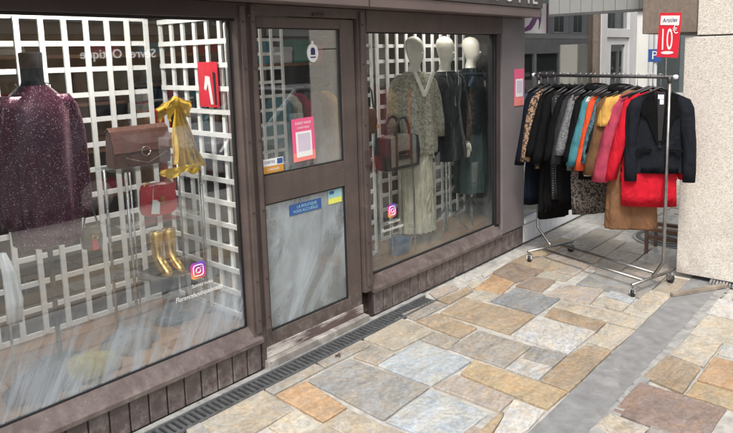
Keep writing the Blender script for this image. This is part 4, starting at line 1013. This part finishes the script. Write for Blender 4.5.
# cloth heaps on the display floor
for k,(x_,y_,mt,lb) in enumerate(((1.34,3.12,cloth('olive_yellow_cloth',(.23,.19,.04)),'folded yellow cloth lying on the display floor'),(1.12,3.13,cloth('dark_violet_cloth',(.06,.05,.08)),'dark folded cloth on the display floor at left'),(1.62,3.25,cloth('grey_cloth_heap',(.13,.12,.12)),'grey folded cloth on the display floor under the stand'))):
    b_ = MB().loft([(0,0,0,.15,.10,1),(0,0,.03,.155,.10,1),(.01,0,.07,.12,.085,1),(-.01,0,.10,.07,.05,.6),(0,0,.112,.01,.01,0)], 40, .09, 7, k*1.3); o = b_.build('folded_cloth', mt, None, True); o.location=(x_,y_,FZ+.001); tag(o,lb,'cloth')
# red poster on side lattice
rp_ = empty('red_poster',(2.222,3.235,1.665)); tag(rp_,'red poster with a white figure hung on the side lattice','poster')
MB().box(-.004,0,-.095,.095,-.135,.125).build('sheet', M['redpaper'], rp_); MB().prism([(-.045,-.12),(-.02,-.12),(.0,.0),(.02,-.04),(.04,-.03),(.02,.045),(-.02,.04)], -.007,-.0045,'x').build('white_figure', M['whitepaper'], rp_)
MB().prism([(-.06,-.12),(-.075,-.12),(-.075,.06),(-.05,.07)], -.007,-.0045,'x').build('dark_stripe', C['char'], rp_)

# ================================================================== RIGHT WINDOW DISPLAY
def mannequin(label, x, y, sc_=1.0, rz=0.0):
    e = empty('mannequin',(x,y,.274),rz); tag(e,label,'mannequin','white egg headed mannequins')
    H = [(0,0,.86,.14,.10),(0,0,.98,.13,.09),(0,0,1.10,.12,.085),(0,0,1.22,.145,.095),(0,0,1.32,.17,.08),(0,0,1.365,.13,.065),(0,.0,1.395,.055,.05),(0,-.005,1.44,.046,.046),(0,-.014,1.462,.040,.050),(0,-.024,1.482,.046,.066),(0,-.020,1.52,.056,.078),(0,-.012,1.565,.063,.084),(0,-.004,1.61,.064,.086),(0,.002,1.645,.052,.070),(0,.004,1.665,.032,.045),(0,.004,1.674,.006,.01)]
    MB().loft(H, 32).build('body', M['mannequin'], e, True)
    MB().prism([(-.020,1.545),(-.105,1.545),(-.112,1.535),(-.100,1.525)], -.010, .010, 'x').build('nose', M['mannequin'], e, bevel=.004)
    MB().tube([(0,0,.02),(0,0,.88)], .014, 10).build('pole', M['chrome'], e)
    for k in range(3):
        a = R(90+k*120); MB().tube([(0,0,.22),(.20*math.cos(a),.20*math.sin(a),.004)], .009, 8).build('leg', M['castiron'], e)
    return e
def hand(e, sg, x, y, z):
    b_ = MB(); b_.loft([(x,y,z-.07,.016,.030),(x,y,z-.03,.018,.034),(x,y,z+.02,.020,.024)], 12)
    for k in range(4):
        yy = y-.024+.016*k; L_ = (.062,.072,.068,.052)[k]; b_.tube([(x,yy,z-.065),(x+sg*.006,yy,z-.07-L_*.5),(x-sg*.004,yy-.004,z-.07-L_)], [.0085,.008,.006], 7)
    b_.tube([(x,y-.030,z-.02),(x-sg*.006,y-.046,z-.055),(x-sg*.006,y-.050,z-.085)], [.010,.009,.007], 7); b_.build('hand', M['mannequin'], e, True)
def mn_clothes(e, name, label, cat, secs, mat, fold=.06, folds=9, sl=None, slm=None, extra=None):
    c = empty(name, tuple(e.location), e.rotation_euler[2]); tag(c,label,cat)
    MB().loft(secs, 64, fold, folds, 1.0, cap0=False, cap1=False).build('body', mat, c, True)
    if sl:
        for sg in (-1,1): MB().loft([(sg*a,b,z,rx,ry,.6) for (a,b,z,rx,ry) in sl], 24, .07, 4, sg).build('sleeve', slm or mat, c, True)
    return c
lace = pattern_mat('gold_grey_lace',(.14,.125,.095),(.36,.33,.25),46,'marl'); pleat = cloth('ivory_pleats',(.50,.46,.36)); velvet = cloth('black_velvet',(.007,.007,.010),sheen=.25); dteal = cloth('dark_teal_knit',(.008,.013,.015)); pteal = cloth('pale_teal_skirt',(.05,.072,.07))
m1 = mannequin('egg headed mannequin in a gold grey lace tunic and long ivory skirt', 4.12, 3.20, 1, R(-12))
mn_clothes(m1,'long_skirt','long ivory pleated skirt on the mannequin in lace','skirt',[(0,0,.10,.165,.13,1),(0,0,.35,.155,.125,1),(0,0,.60,.148,.118,.9),(0,0,.80,.145,.11,.6),(0,0,.98,.125,.095,.3)],pleat,.05,22)
mn_clothes(m1,'lace_tunic','loose gold grey lace tunic with wide sleeves','tunic',[(0,0,.74,.185,.14,1),(0,0,.80,.19,.145,1),(0,0,.95,.185,.14,.7),(0,0,1.15,.18,.125,.4),(0,0,1.30,.182,.10,.2),(0,0,1.37,.13,.078,0),(0,0,1.395,.085,.066,0)],lace,.05,9,[(.225,-.02,.86,.065,.055),(.225,-.015,1.0,.066,.055),(.205,0,1.2,.062,.055),(.165,0,1.32,.060,.05),(.11,0,1.375,.04,.045)])
MB().prism([(-.10,1.395),(-.075,1.40),(.01,1.24),(.095,1.40),(.12,1.385),(.02,1.20),(-.01,1.20)], -.118,-.104).build('cream_collar', M['mannequin'], m1, bevel=.003)
m2 = mannequin('egg headed mannequin in the black velvet dress', 4.50, 3.17, 1, R(-8))
mn_clothes(m2,'velvet_dress','black velvet knee length dress on the middle mannequin','dress',[(0,0,.64,.195,.14,1),(0,0,.70,.20,.145,1),(0,0,.85,.175,.13,.7),(0,0,.98,.155,.115,.4),(0,0,1.10,.145,.105,.2),(0,0,1.22,.165,.112,.1),(0,0,1.32,.178,.095,0),(0,0,1.37,.12,.076,0),(0,0,1.385,.095,.07,0)],velvet,.05,9,[(.235,-.03,.78,.045,.045),(.230,-.02,1.0,.050,.048),(.20,0,1.2,.054,.05),(.165,0,1.32,.056,.05),(.11,0,1.37,.04,.045)])
for sg in (-1,1): hand(m2, sg, sg*.238, -.03, .77)
nkc = [(.075*math.cos(R(a)),-.085-.02*math.sin(R(a)),1.40-.22*max(0,math.sin(R(a)))) for a in range(0,181,15)]
o = MB().tube(nkc,.003,5).build('long_necklace', M['chrome'], None, True); o.location = m2.location; o.rotation_euler=(0,0,R(-8)); tag(o,'long silver tassel necklace on the black velvet dress','necklace')
MB().tube([(0,-.112,1.18),(0,-.118,1.10)],[.006,.010],8).build('tassel', M['chrome'], o)
m3 = mannequin('egg headed mannequin in a dark teal top, rightmost in the right window', 4.97, 3.22, 1, R(6))
mn_clothes(m3,'pale_skirt','pale teal skirt on the rightmost mannequin','skirt',[(0,0,.28,.20,.14,1),(0,0,.40,.195,.14,1),(0,0,.65,.17,.13,.7),(0,0,.98,.13,.10,.2)],pteal,.06,10)
mn_clothes(m3,'teal_top','dark teal knitted top on the rightmost mannequin','top',[(0,0,.82,.165,.125,1),(0,0,.95,.155,.12,.6),(0,0,1.10,.15,.11,.3),(0,0,1.22,.165,.115,.1),(0,0,1.32,.178,.095,0),(0,0,1.37,.12,.076,0),(0,0,1.40,.07,.062,0)],dteal,.04,9,[(.225,-.02,.86,.045,.048),(.220,-.01,1.02,.050,.05),(.20,0,1.2,.056,.05),(.165,0,1.32,.058,.05),(.11,0,1.375,.04,.045)])
# tote bag hung on lattice
tb = empty('tote_bag',(3.77,3.10,.965)); tag(tb,'taupe and black tote bag hanging in the right window','handbag')
tau = pmat('taupe_canvas',(.19,.165,.135),.7,.2,30,.3,120); blk = pmat('black_leather',(.020,.018,.018),.35,.2,10,.2,80); brn=pmat('dark_brown_leather',(.075,.038,.028),.4,.2,10,.2,80)
MB().prism([(-.185,.0),(.185,.0),(.195,.10),(.18,.22),(.10,.245),(-.10,.245),(-.18,.22),(-.195,.10)], -.06,.06).build('body', tau, tb, bevel=.018)
for sg in (-1,1):
    MB().prism([(sg*.150,.0),(sg*.19,.0),(sg*.20,.10),(sg*.183,.225),(sg*.15,.235)], -.063,.063).build('side_gusset', blk, tb, bevel=.006)
    MB().prism([(sg*.075,.0),(sg*.10,.0),(sg*.10,.245),(sg*.075,.245)], -.066,-.058).build('strap', brn, tb, bevel=.002)
    MB().tube([(-.085,sg*.045,.22),(-.075,sg*.05,.31),(-.04,sg*.05,.365),(.0,sg*.05,.378),(.04,sg*.05,.365),(.075,sg*.05,.31),(.085,sg*.045,.22)], .011, 8).build('handle', blk, tb, True)
MB().box(-.065,.065,-.072,-.060,.06,.125).build('pocket', blk, tb, bevel=.004); MB().box(-.05,.05,-.075,-.073,.092,.10).build('zip', M['chrome'], tb)
MB().box(-.19,.19,-.064,.064,-.012,.012).build('base', blk, tb, bevel=.008)
# its stand
ts = empty('bag_plinth',(3.77,3.12,.274)); tag(ts,'slim metal frame plinth carrying the tote bag','plinth')
for sx in (-.14,.14):
    for sy in (-.06,.06): MB().tube([(sx,sy,0),(sx,sy,.665)], .007, 8).build('leg', M['chrome'], ts)
MB().box(-.17,.17,-.08,.08,.665,.678).build('top', M['glass'], ts)
bb = box('gift_box', (3.70,3.84,3.06,3.16,.276,.40), pmat('blue_card',(.05,.09,.18),.6,.1,5), None, .004, label='small dark blue box on the display floor below the tote bag', cat='box')
# brown bag at the left edge
bb2 = empty('brown_bag',(3.46,3.10,1.25)); tag(bb2,'brown shoulder bag hanging at the left edge of the right window','handbag')
MB().loft([(0,0,0,.05,.03),(0,0,.01,.062,.04),(0,0,.09,.070,.045),(0,0,.17,.055,.035),(0,0,.19,.03,.018)], 24).build('pouch', pmat('tan_brown_leather',(.13,.055,.03),.4,.25,14,.3,80), bb2, True)
MB().tube([(-.045,0,.17),(-.03,0,.30),(0,0,.345),(.03,0,.30),(.045,0,.17)], .006, 8).build('strap', brn, bb2, True)
MB().tube([(.03,-.05,.05),(.03,-.052,.051)], .016, 10).build('clasp', M['gold'], bb2)

# ================================================================== STICKERS AND NOTICES ON THE GLASS
igp = pmat('pink_magenta_vinyl',(.72,.06,.30),.4,.1,3)
def ig_mat():
    mt,n,l,b = new_mat('logo_gradient_vinyl'); tc = n.new('ShaderNodeTexCoord'); s = n.new('ShaderNodeSeparateXYZ'); l.new(tc.outputs['Generated'], s.inputs[0])
    a = n.new('ShaderNodeMath'); a.operation='MULTIPLY_ADD'; a.inputs[1].default_value=.35; l.new(s.outputs[0],a.inputs[0]); 
    a2 = n.new('ShaderNodeMath'); a2.operation='MULTIPLY'; a2.inputs[1].default_value=.75; l.new(s.outputs[2],a2.inputs[0]); l.new(a2.outputs[0],a.inputs[2])
    r = ramp(n,l,a.outputs[0],[(.0,(.95,.62,.12)),(.25,(.90,.18,.12)),(.55,(.70,.04,.35)),(.95,(.16,.08,.55))]); l.new(r.outputs[0], b.inputs['Base Color']); b.inputs['Roughness'].default_value=.45; return mt
IG = ig_mat()
def insta(label, x, z, s, y, line1, line2, l2w):
    e = empty('logo_sticker',(x,y,z)); tag(e,label,'sticker')
    pts=[]; r=s*.24
    for cx_,cz_,a0 in ((s/2-r,s/2-r,0),(-s/2+r,s/2-r,90),(-s/2+r,-s/2+r,180),(s/2-r,-s/2+r,270)):
        for k in range(5): a=R(a0+k*22.5); pts.append((cx_+r*math.cos(a),cz_+r*math.sin(a)))
    MB().prism(pts,-.0015,0).build('ground', IG, e)
    rr2=[(p[0]*.66,-.0035,p[1]*.66) for p in pts]; MB().tube(rr2+[rr2[0],rr2[1]], s*.032, 5).build('square_outline', M['whitepaper'], e)
    MB().tube([(s*.155*math.cos(R(a)),-.0035,s*.155*math.sin(R(a))) for a in range(0,391,30)], s*.032, 5).build('lens_ring', M['whitepaper'], e)
    MB().tube([(s*.19,-.003,s*.19),(s*.19,-.0045,s*.19)], s*.035, 8).build('lens_dot', M['whitepaper'], e)
    text('caption', line1, .028, M['whitepaper'], (.02,-.002,-s*.5-.035), FACE, e, .0003); 
    text('handle', line2, .038, M['whitepaper'], (.0,-.002,-s*.5-.082), FACE, e, .0003, sx=l2w, shear=.15)
insta('colourful camera logo sticker with white handle on the left window', 1.882,.694,.090,GY-.002,'Suivez nous','Florenceboutiquebeaute',.78)
insta('colourful camera logo sticker with white handle on the right window', 3.497,.694,.095,GY-.002,'Suivez nous','Florenceboutique',.90)
# pink poster on door (code panel left blank)
e = empty('pink_poster',(2.656,DY+.0185,1.305)); tag(e,'pink poster with a white panel on the upper door glass','poster')
MB().box(-.090,.090,-.002,0,-.125,.135).build('sheet', M['pinkpaper'], e); MB().box(-.090,.090,-.0026,-.0021,-.125,-.07).build('lower_band', M['orangepaper'], e)
MB().box(-.064,.064,-.0035,-.0028,-.100,.055).build('white_panel', M['whitepaper'], e); MB().box(-.050,.050,-.0042,-.0036,-.065,.042).build('pale_square', M['lilacpaper'], e)
text('poster_text','SUIVEZ NOUS',.022,M['whitepaper'],(0,-.003,.105),FACE,e,.0003,sx=.95); text('poster_text','LA BOUTIQUE',.017,M['whitepaper'],(0,-.003,.078),FACE,e,.0003,sx=.9)
e.rotation_euler=(0,R(-1.5),0)
e = empty('pink_poster',(5.238,YW-.0085,1.49)); tag(e,'narrow pink poster with a white panel on the grey corner post','poster')
MB().box(-.088,.088,-.002,0,-.165,.165).build('sheet', M['pinkpaper'], e); MB().box(-.088,.088,-.0026,-.0021,-.165,-.09).build('lower_band', M['orangepaper'], e)
MB().box(-.066,.066,-.0035,-.0028,-.085,.075).build('white_panel', M['whitepaper'], e); MB().box(-.05,.05,-.0042,-.0036,-.05,.06).build('pale_square', M['lilacpaper'], e)
# card stickers
e = empty('card_sticker',(2.409,DY+.0185,1.185)); tag(e,'white and ochre payment card sticker at the lower left of the upper door glass','sticker')
MB().box(-.077,.077,-.002,0,.0,.042).build('white_half', M['whitepaper'], e); MB().box(-.077,.077,-.002,0,-.042,-.001).build('ochre_half', M['goldpaper'], e)
MB().box(.030,.072,-.0032,-.0022,.006,.038).build('blue_emblem', M['bluepaper'], e); text('printed_words','CARTES',.022,M['bluepaper'],(-.025,-.003,.022),FACE,e,.0003); text('printed_words','CHEQUES',.020,M['whitepaper'],(.0,-.003,-.022),FACE,e,.0003)
e = empty('oval_sticker',(2.76,DY+.0185,1.828)); tag(e,'white oval sticker with a dark blue emblem at the top of the door','sticker')
b_=MB(); b_.prism([(.046*math.cos(t*math.pi/12),.056*math.sin(t*math.pi/12)) for t in range(24)],-.002,0); b_.build('oval', M['whitepaper'], e)
MB().prism([(-.018,-.012),(.018,-.012),(.018,.020),(.010,.032),(-.010,.032),(-.018,.020)],-.0032,-.0022).build('emblem', M['navyink'], e); MB().box(-.022,.022,-.0032,-.0022,-.030,-.022).build('caption_line', M['navyink'], e)
MB().box(-.008,.008,-.002,0,.056,.072).build('tab', M['whitepaper'], e)
e = empty('blue_notice',(2.647,DY+.0185,.892)); tag(e,'blue notice strip with white words on the lower door glass','notice')
MB().box(-.133,.133,-.002,0,-.033,.033).build('strip', M['bluepaper'], e); text('printed_words','LA BOUTIQUE',.026,M['cyanpaper'],(.01,-.003,.012),FACE,e,.0003); text('printed_words','VOUS ACCUEILLE',.026,M['cyanpaper'],(.0,-.003,-.015),FACE,e,.0003)
e = empty('small_sticker',(2.905,DY+.0185,.912)); tag(e,'small blue and yellow sticker in the corner of the lower door glass','sticker')
MB().box(-.060,.060,-.002,0,-.008,.045).build('blue_half', M['cyanpaper'], e); MB().box(-.060,.060,-.002,0,-.045,-.009).build('yellow_half', M['yellowpaper'], e); MB().box(-.05,-.01,-.0032,-.0022,.018,.038).build('navy_mark', M['bluepaper'], e)

# ================================================================== INSIDE THE SHOP
def inner_rack(x0, x1, y, z, cols, where):
    e = empty('shop_rail',((x0+x1)/2,y,0)); tag(e,'garment rail inside the shop '+where,'rail'); cx_=(x0+x1)/2
    MB().tube([(x0-cx_,0,z),(x1-cx_,0,z)],.012,8).build('rail',M['chrome'],e)
    for sx in (x0-cx_,x1-cx_): MB().tube([(sx,0,0.012),(sx,0,z)],.012,8).build('upright',M['chrome'],e)
    n = len(cols)
    for i,c in enumerate(cols):
        xx = x0+(i+.5)*(x1-x0)/n; L_ = random.uniform(.6,1.05)
        o = MB().loft([(0,0,-L_,.05,.20,1),(0,0,-.5*L_,.045,.20,.8),(0,0,-.16,.04,.20,.2),(0,0,-.09,.03,.12,0),(0,0,-.06,.01,.04,0)],24,.08,5,i).build('hanging_garment',cols[i][0],None,True)
        o.location=(xx,y,z); tag(o,cols[i][1]+' garment on the rail '+where,'garment','garments inside the shop')
cs = [(C['char'],'charcoal'),(C['brown'],'brown'),(C['ivory'],'ivory'),(C['navy'],'navy'),(C['rose'],'rose'),(C['grey'],'grey'),(C['teal'],'teal'),(C['camel'],'tan'),(C['red'],'red')]
inner_rack(.2,1.9,5.4,1.55,cs,'behind the left window'); inner_rack(3.2,4.4,5.9,1.6,cs[2:]+cs[:1],'at the back')
inner_rack(2.45,3.0,4.6,1.5,[(C['camel'],'tan'),(C['orange'],'orange'),(C['black'],'black'),(C['knit'],'marl')],'just inside the door')
shf = empty('wall_shelf',(2.9,6.3,0)); tag(shf,'wooden wall shelves with folded clothes at the back of the shop','shelves')
for z in (.5,.95,1.4,1.85): MB().box(-1.6,1.6,-.2,.19,z,z+.03).build('shelf',M['wood'],shf)
for x_ in (-1.6,0,1.6): MB().box(x_-.015,x_+.015,-.2,.19,0.012,1.95).build('side',M['wood'],shf)
names = ['charcoal','brown','ivory','navy','rose','grey','teal','tan','red']
row = ['lowest','second','third','top']
for r_,z in enumerate((.53,.98,1.43,1.88)):
    for i in range(5):
        c = cs[(i*2+r_*3)%9]; x_=2.9-1.35+i*.66+(.06 if i>2 else 0)
        if abs(x_-2.9)<.2: x_ += .2
        o = MB().box(-.16,.16,-.12,.12,.002,.06).box(-.155,.155,-.115,.115,.062,.11).build('folded_stack',c[0],None,bevel=.012); o.location=(x_,6.28,z)
        tag(o,c[1]+' folded clothes, '+['first','second','third','fourth','fifth'][i]+' pile on the '+row[r_]+' back shelf','folded clothes','folded piles on the shelves')

inner_rack(4.25,5.05,5.1,1.5,[(C['teal'],'teal'),(C['ivory'],'ivory'),(C['rose'],'rose'),(C['grey'],'grey'),(C['brown'],'brown'),(C['mustard'],'mustard')],'by the right inner wall')
hs_ = empty('box_shelf',(4.75,5.4,1.72)); tag(hs_,'high shelf with coloured boxes seen through the door glass','shelf')
MB().box(-.6,.44,-.2,.2,0,.03).build('shelf', M['wood'], hs_)
for sx in (-.5,.35): MB().box(sx-.012,sx+.012,-.15,.19,-.14,-.001).build('bracket', M['castiron'], hs_)
for k,(x_,w_,h_,c_,nm) in enumerate(((4.28,.22,.22,(.05,.26,.36),'deep teal'),(4.54,.24,.16,(.62,.64,.66),'pale grey'),(4.80,.2,.24,(.05,.30,.22),'green'),(5.03,.18,.18,(.42,.08,.09),'dark red'))):
    o = MB().box(-w_/2,w_/2,-.13,.13,0,h_).box(-w_/2-.006,w_/2+.006,-.136,.136,h_*.78,h_+.006).build('storage_box', pmat('card_'+nm.replace(' ','_'),c_,.6,.1,5), None, bevel=.003); o.location=(x_,5.38,1.752); tag(o,nm+' storage box on the high shelf','box','boxes on the high shelf')

# ---- shelves in the neighbouring shop
ns_ = empty('shoe_shelf',(6.3,4.0,0)); tag(ns_,'pale shelves inside the neighbouring shop','shelves')
for z in (.6,1.1,1.55,2.0): MB().box(-.7,.7,-.16,.16,z,z+.025).build('shelf', M['greyframe'], ns_)
for x_ in (-.71,.71): MB().box(x_-.012,x_+.012,-.16,.16,.012,2.1).build('side', M['greyframe'], ns_)
rq = random.Random(9)
for r_,z in enumerate((1.126,1.576)):
    for i in range(5):
        c_ = [(.30,.10,.30),(.60,.60,.62),(.12,.20,.16),(.45,.30,.20),(.10,.10,.12)][(i+2*r_)%5]; nm = ['purple','pale grey','dark green','tan','black'][(i+2*r_)%5]
        h_ = rq.uniform(.14,.26)
        o = MB().prism([(-.10,0),(.10,0),(.095,h_*.8),(.07,h_),(-.07,h_),(-.095,h_*.8)],-.07,.07).build('shop_bag', pmat('goods_'+nm.replace(' ','_'),c_,.5,.2,8), None, bevel=.01); o.location=(6.3-.54+i*.27,4.0,z); tag(o,nm+' bag on the '+('lower' if r_==0 else 'upper')+' visible shelf of the neighbouring shop','bag','bags in the neighbouring shop')
# ---- dead leaves by the drain
for k,(x_,y_) in enumerate(((2.62,2.66),)):
    b_ = MB(); N=10
    for i in range(N):
        a=2*math.pi*i/N; r_=(.020 if i%2 else .012)*(1+.3*math.sin(3*a+k)); b_.v.append((r_*1.3*math.cos(a),r_*math.sin(a),.003+.010*abs(math.sin(2*a+k))))
    b_.v.append((0,0,.004)); b_.f=[(i,(i+1)%N,N) for i in range(N)]
    b_.tube([(.015,0,.004),(.032,.006,.009)],.0012,5)
    o=b_.build('dead_leaf', pmat('dead_leaf_brown',(.10,.065,.04),.8,.3,60)); o.location=(x_,y_,.006); tag(o,['curled brown leaf lying beside the drain','curled brown leaf on the large grey slab'][k],'leaf','dead leaves on the paving')
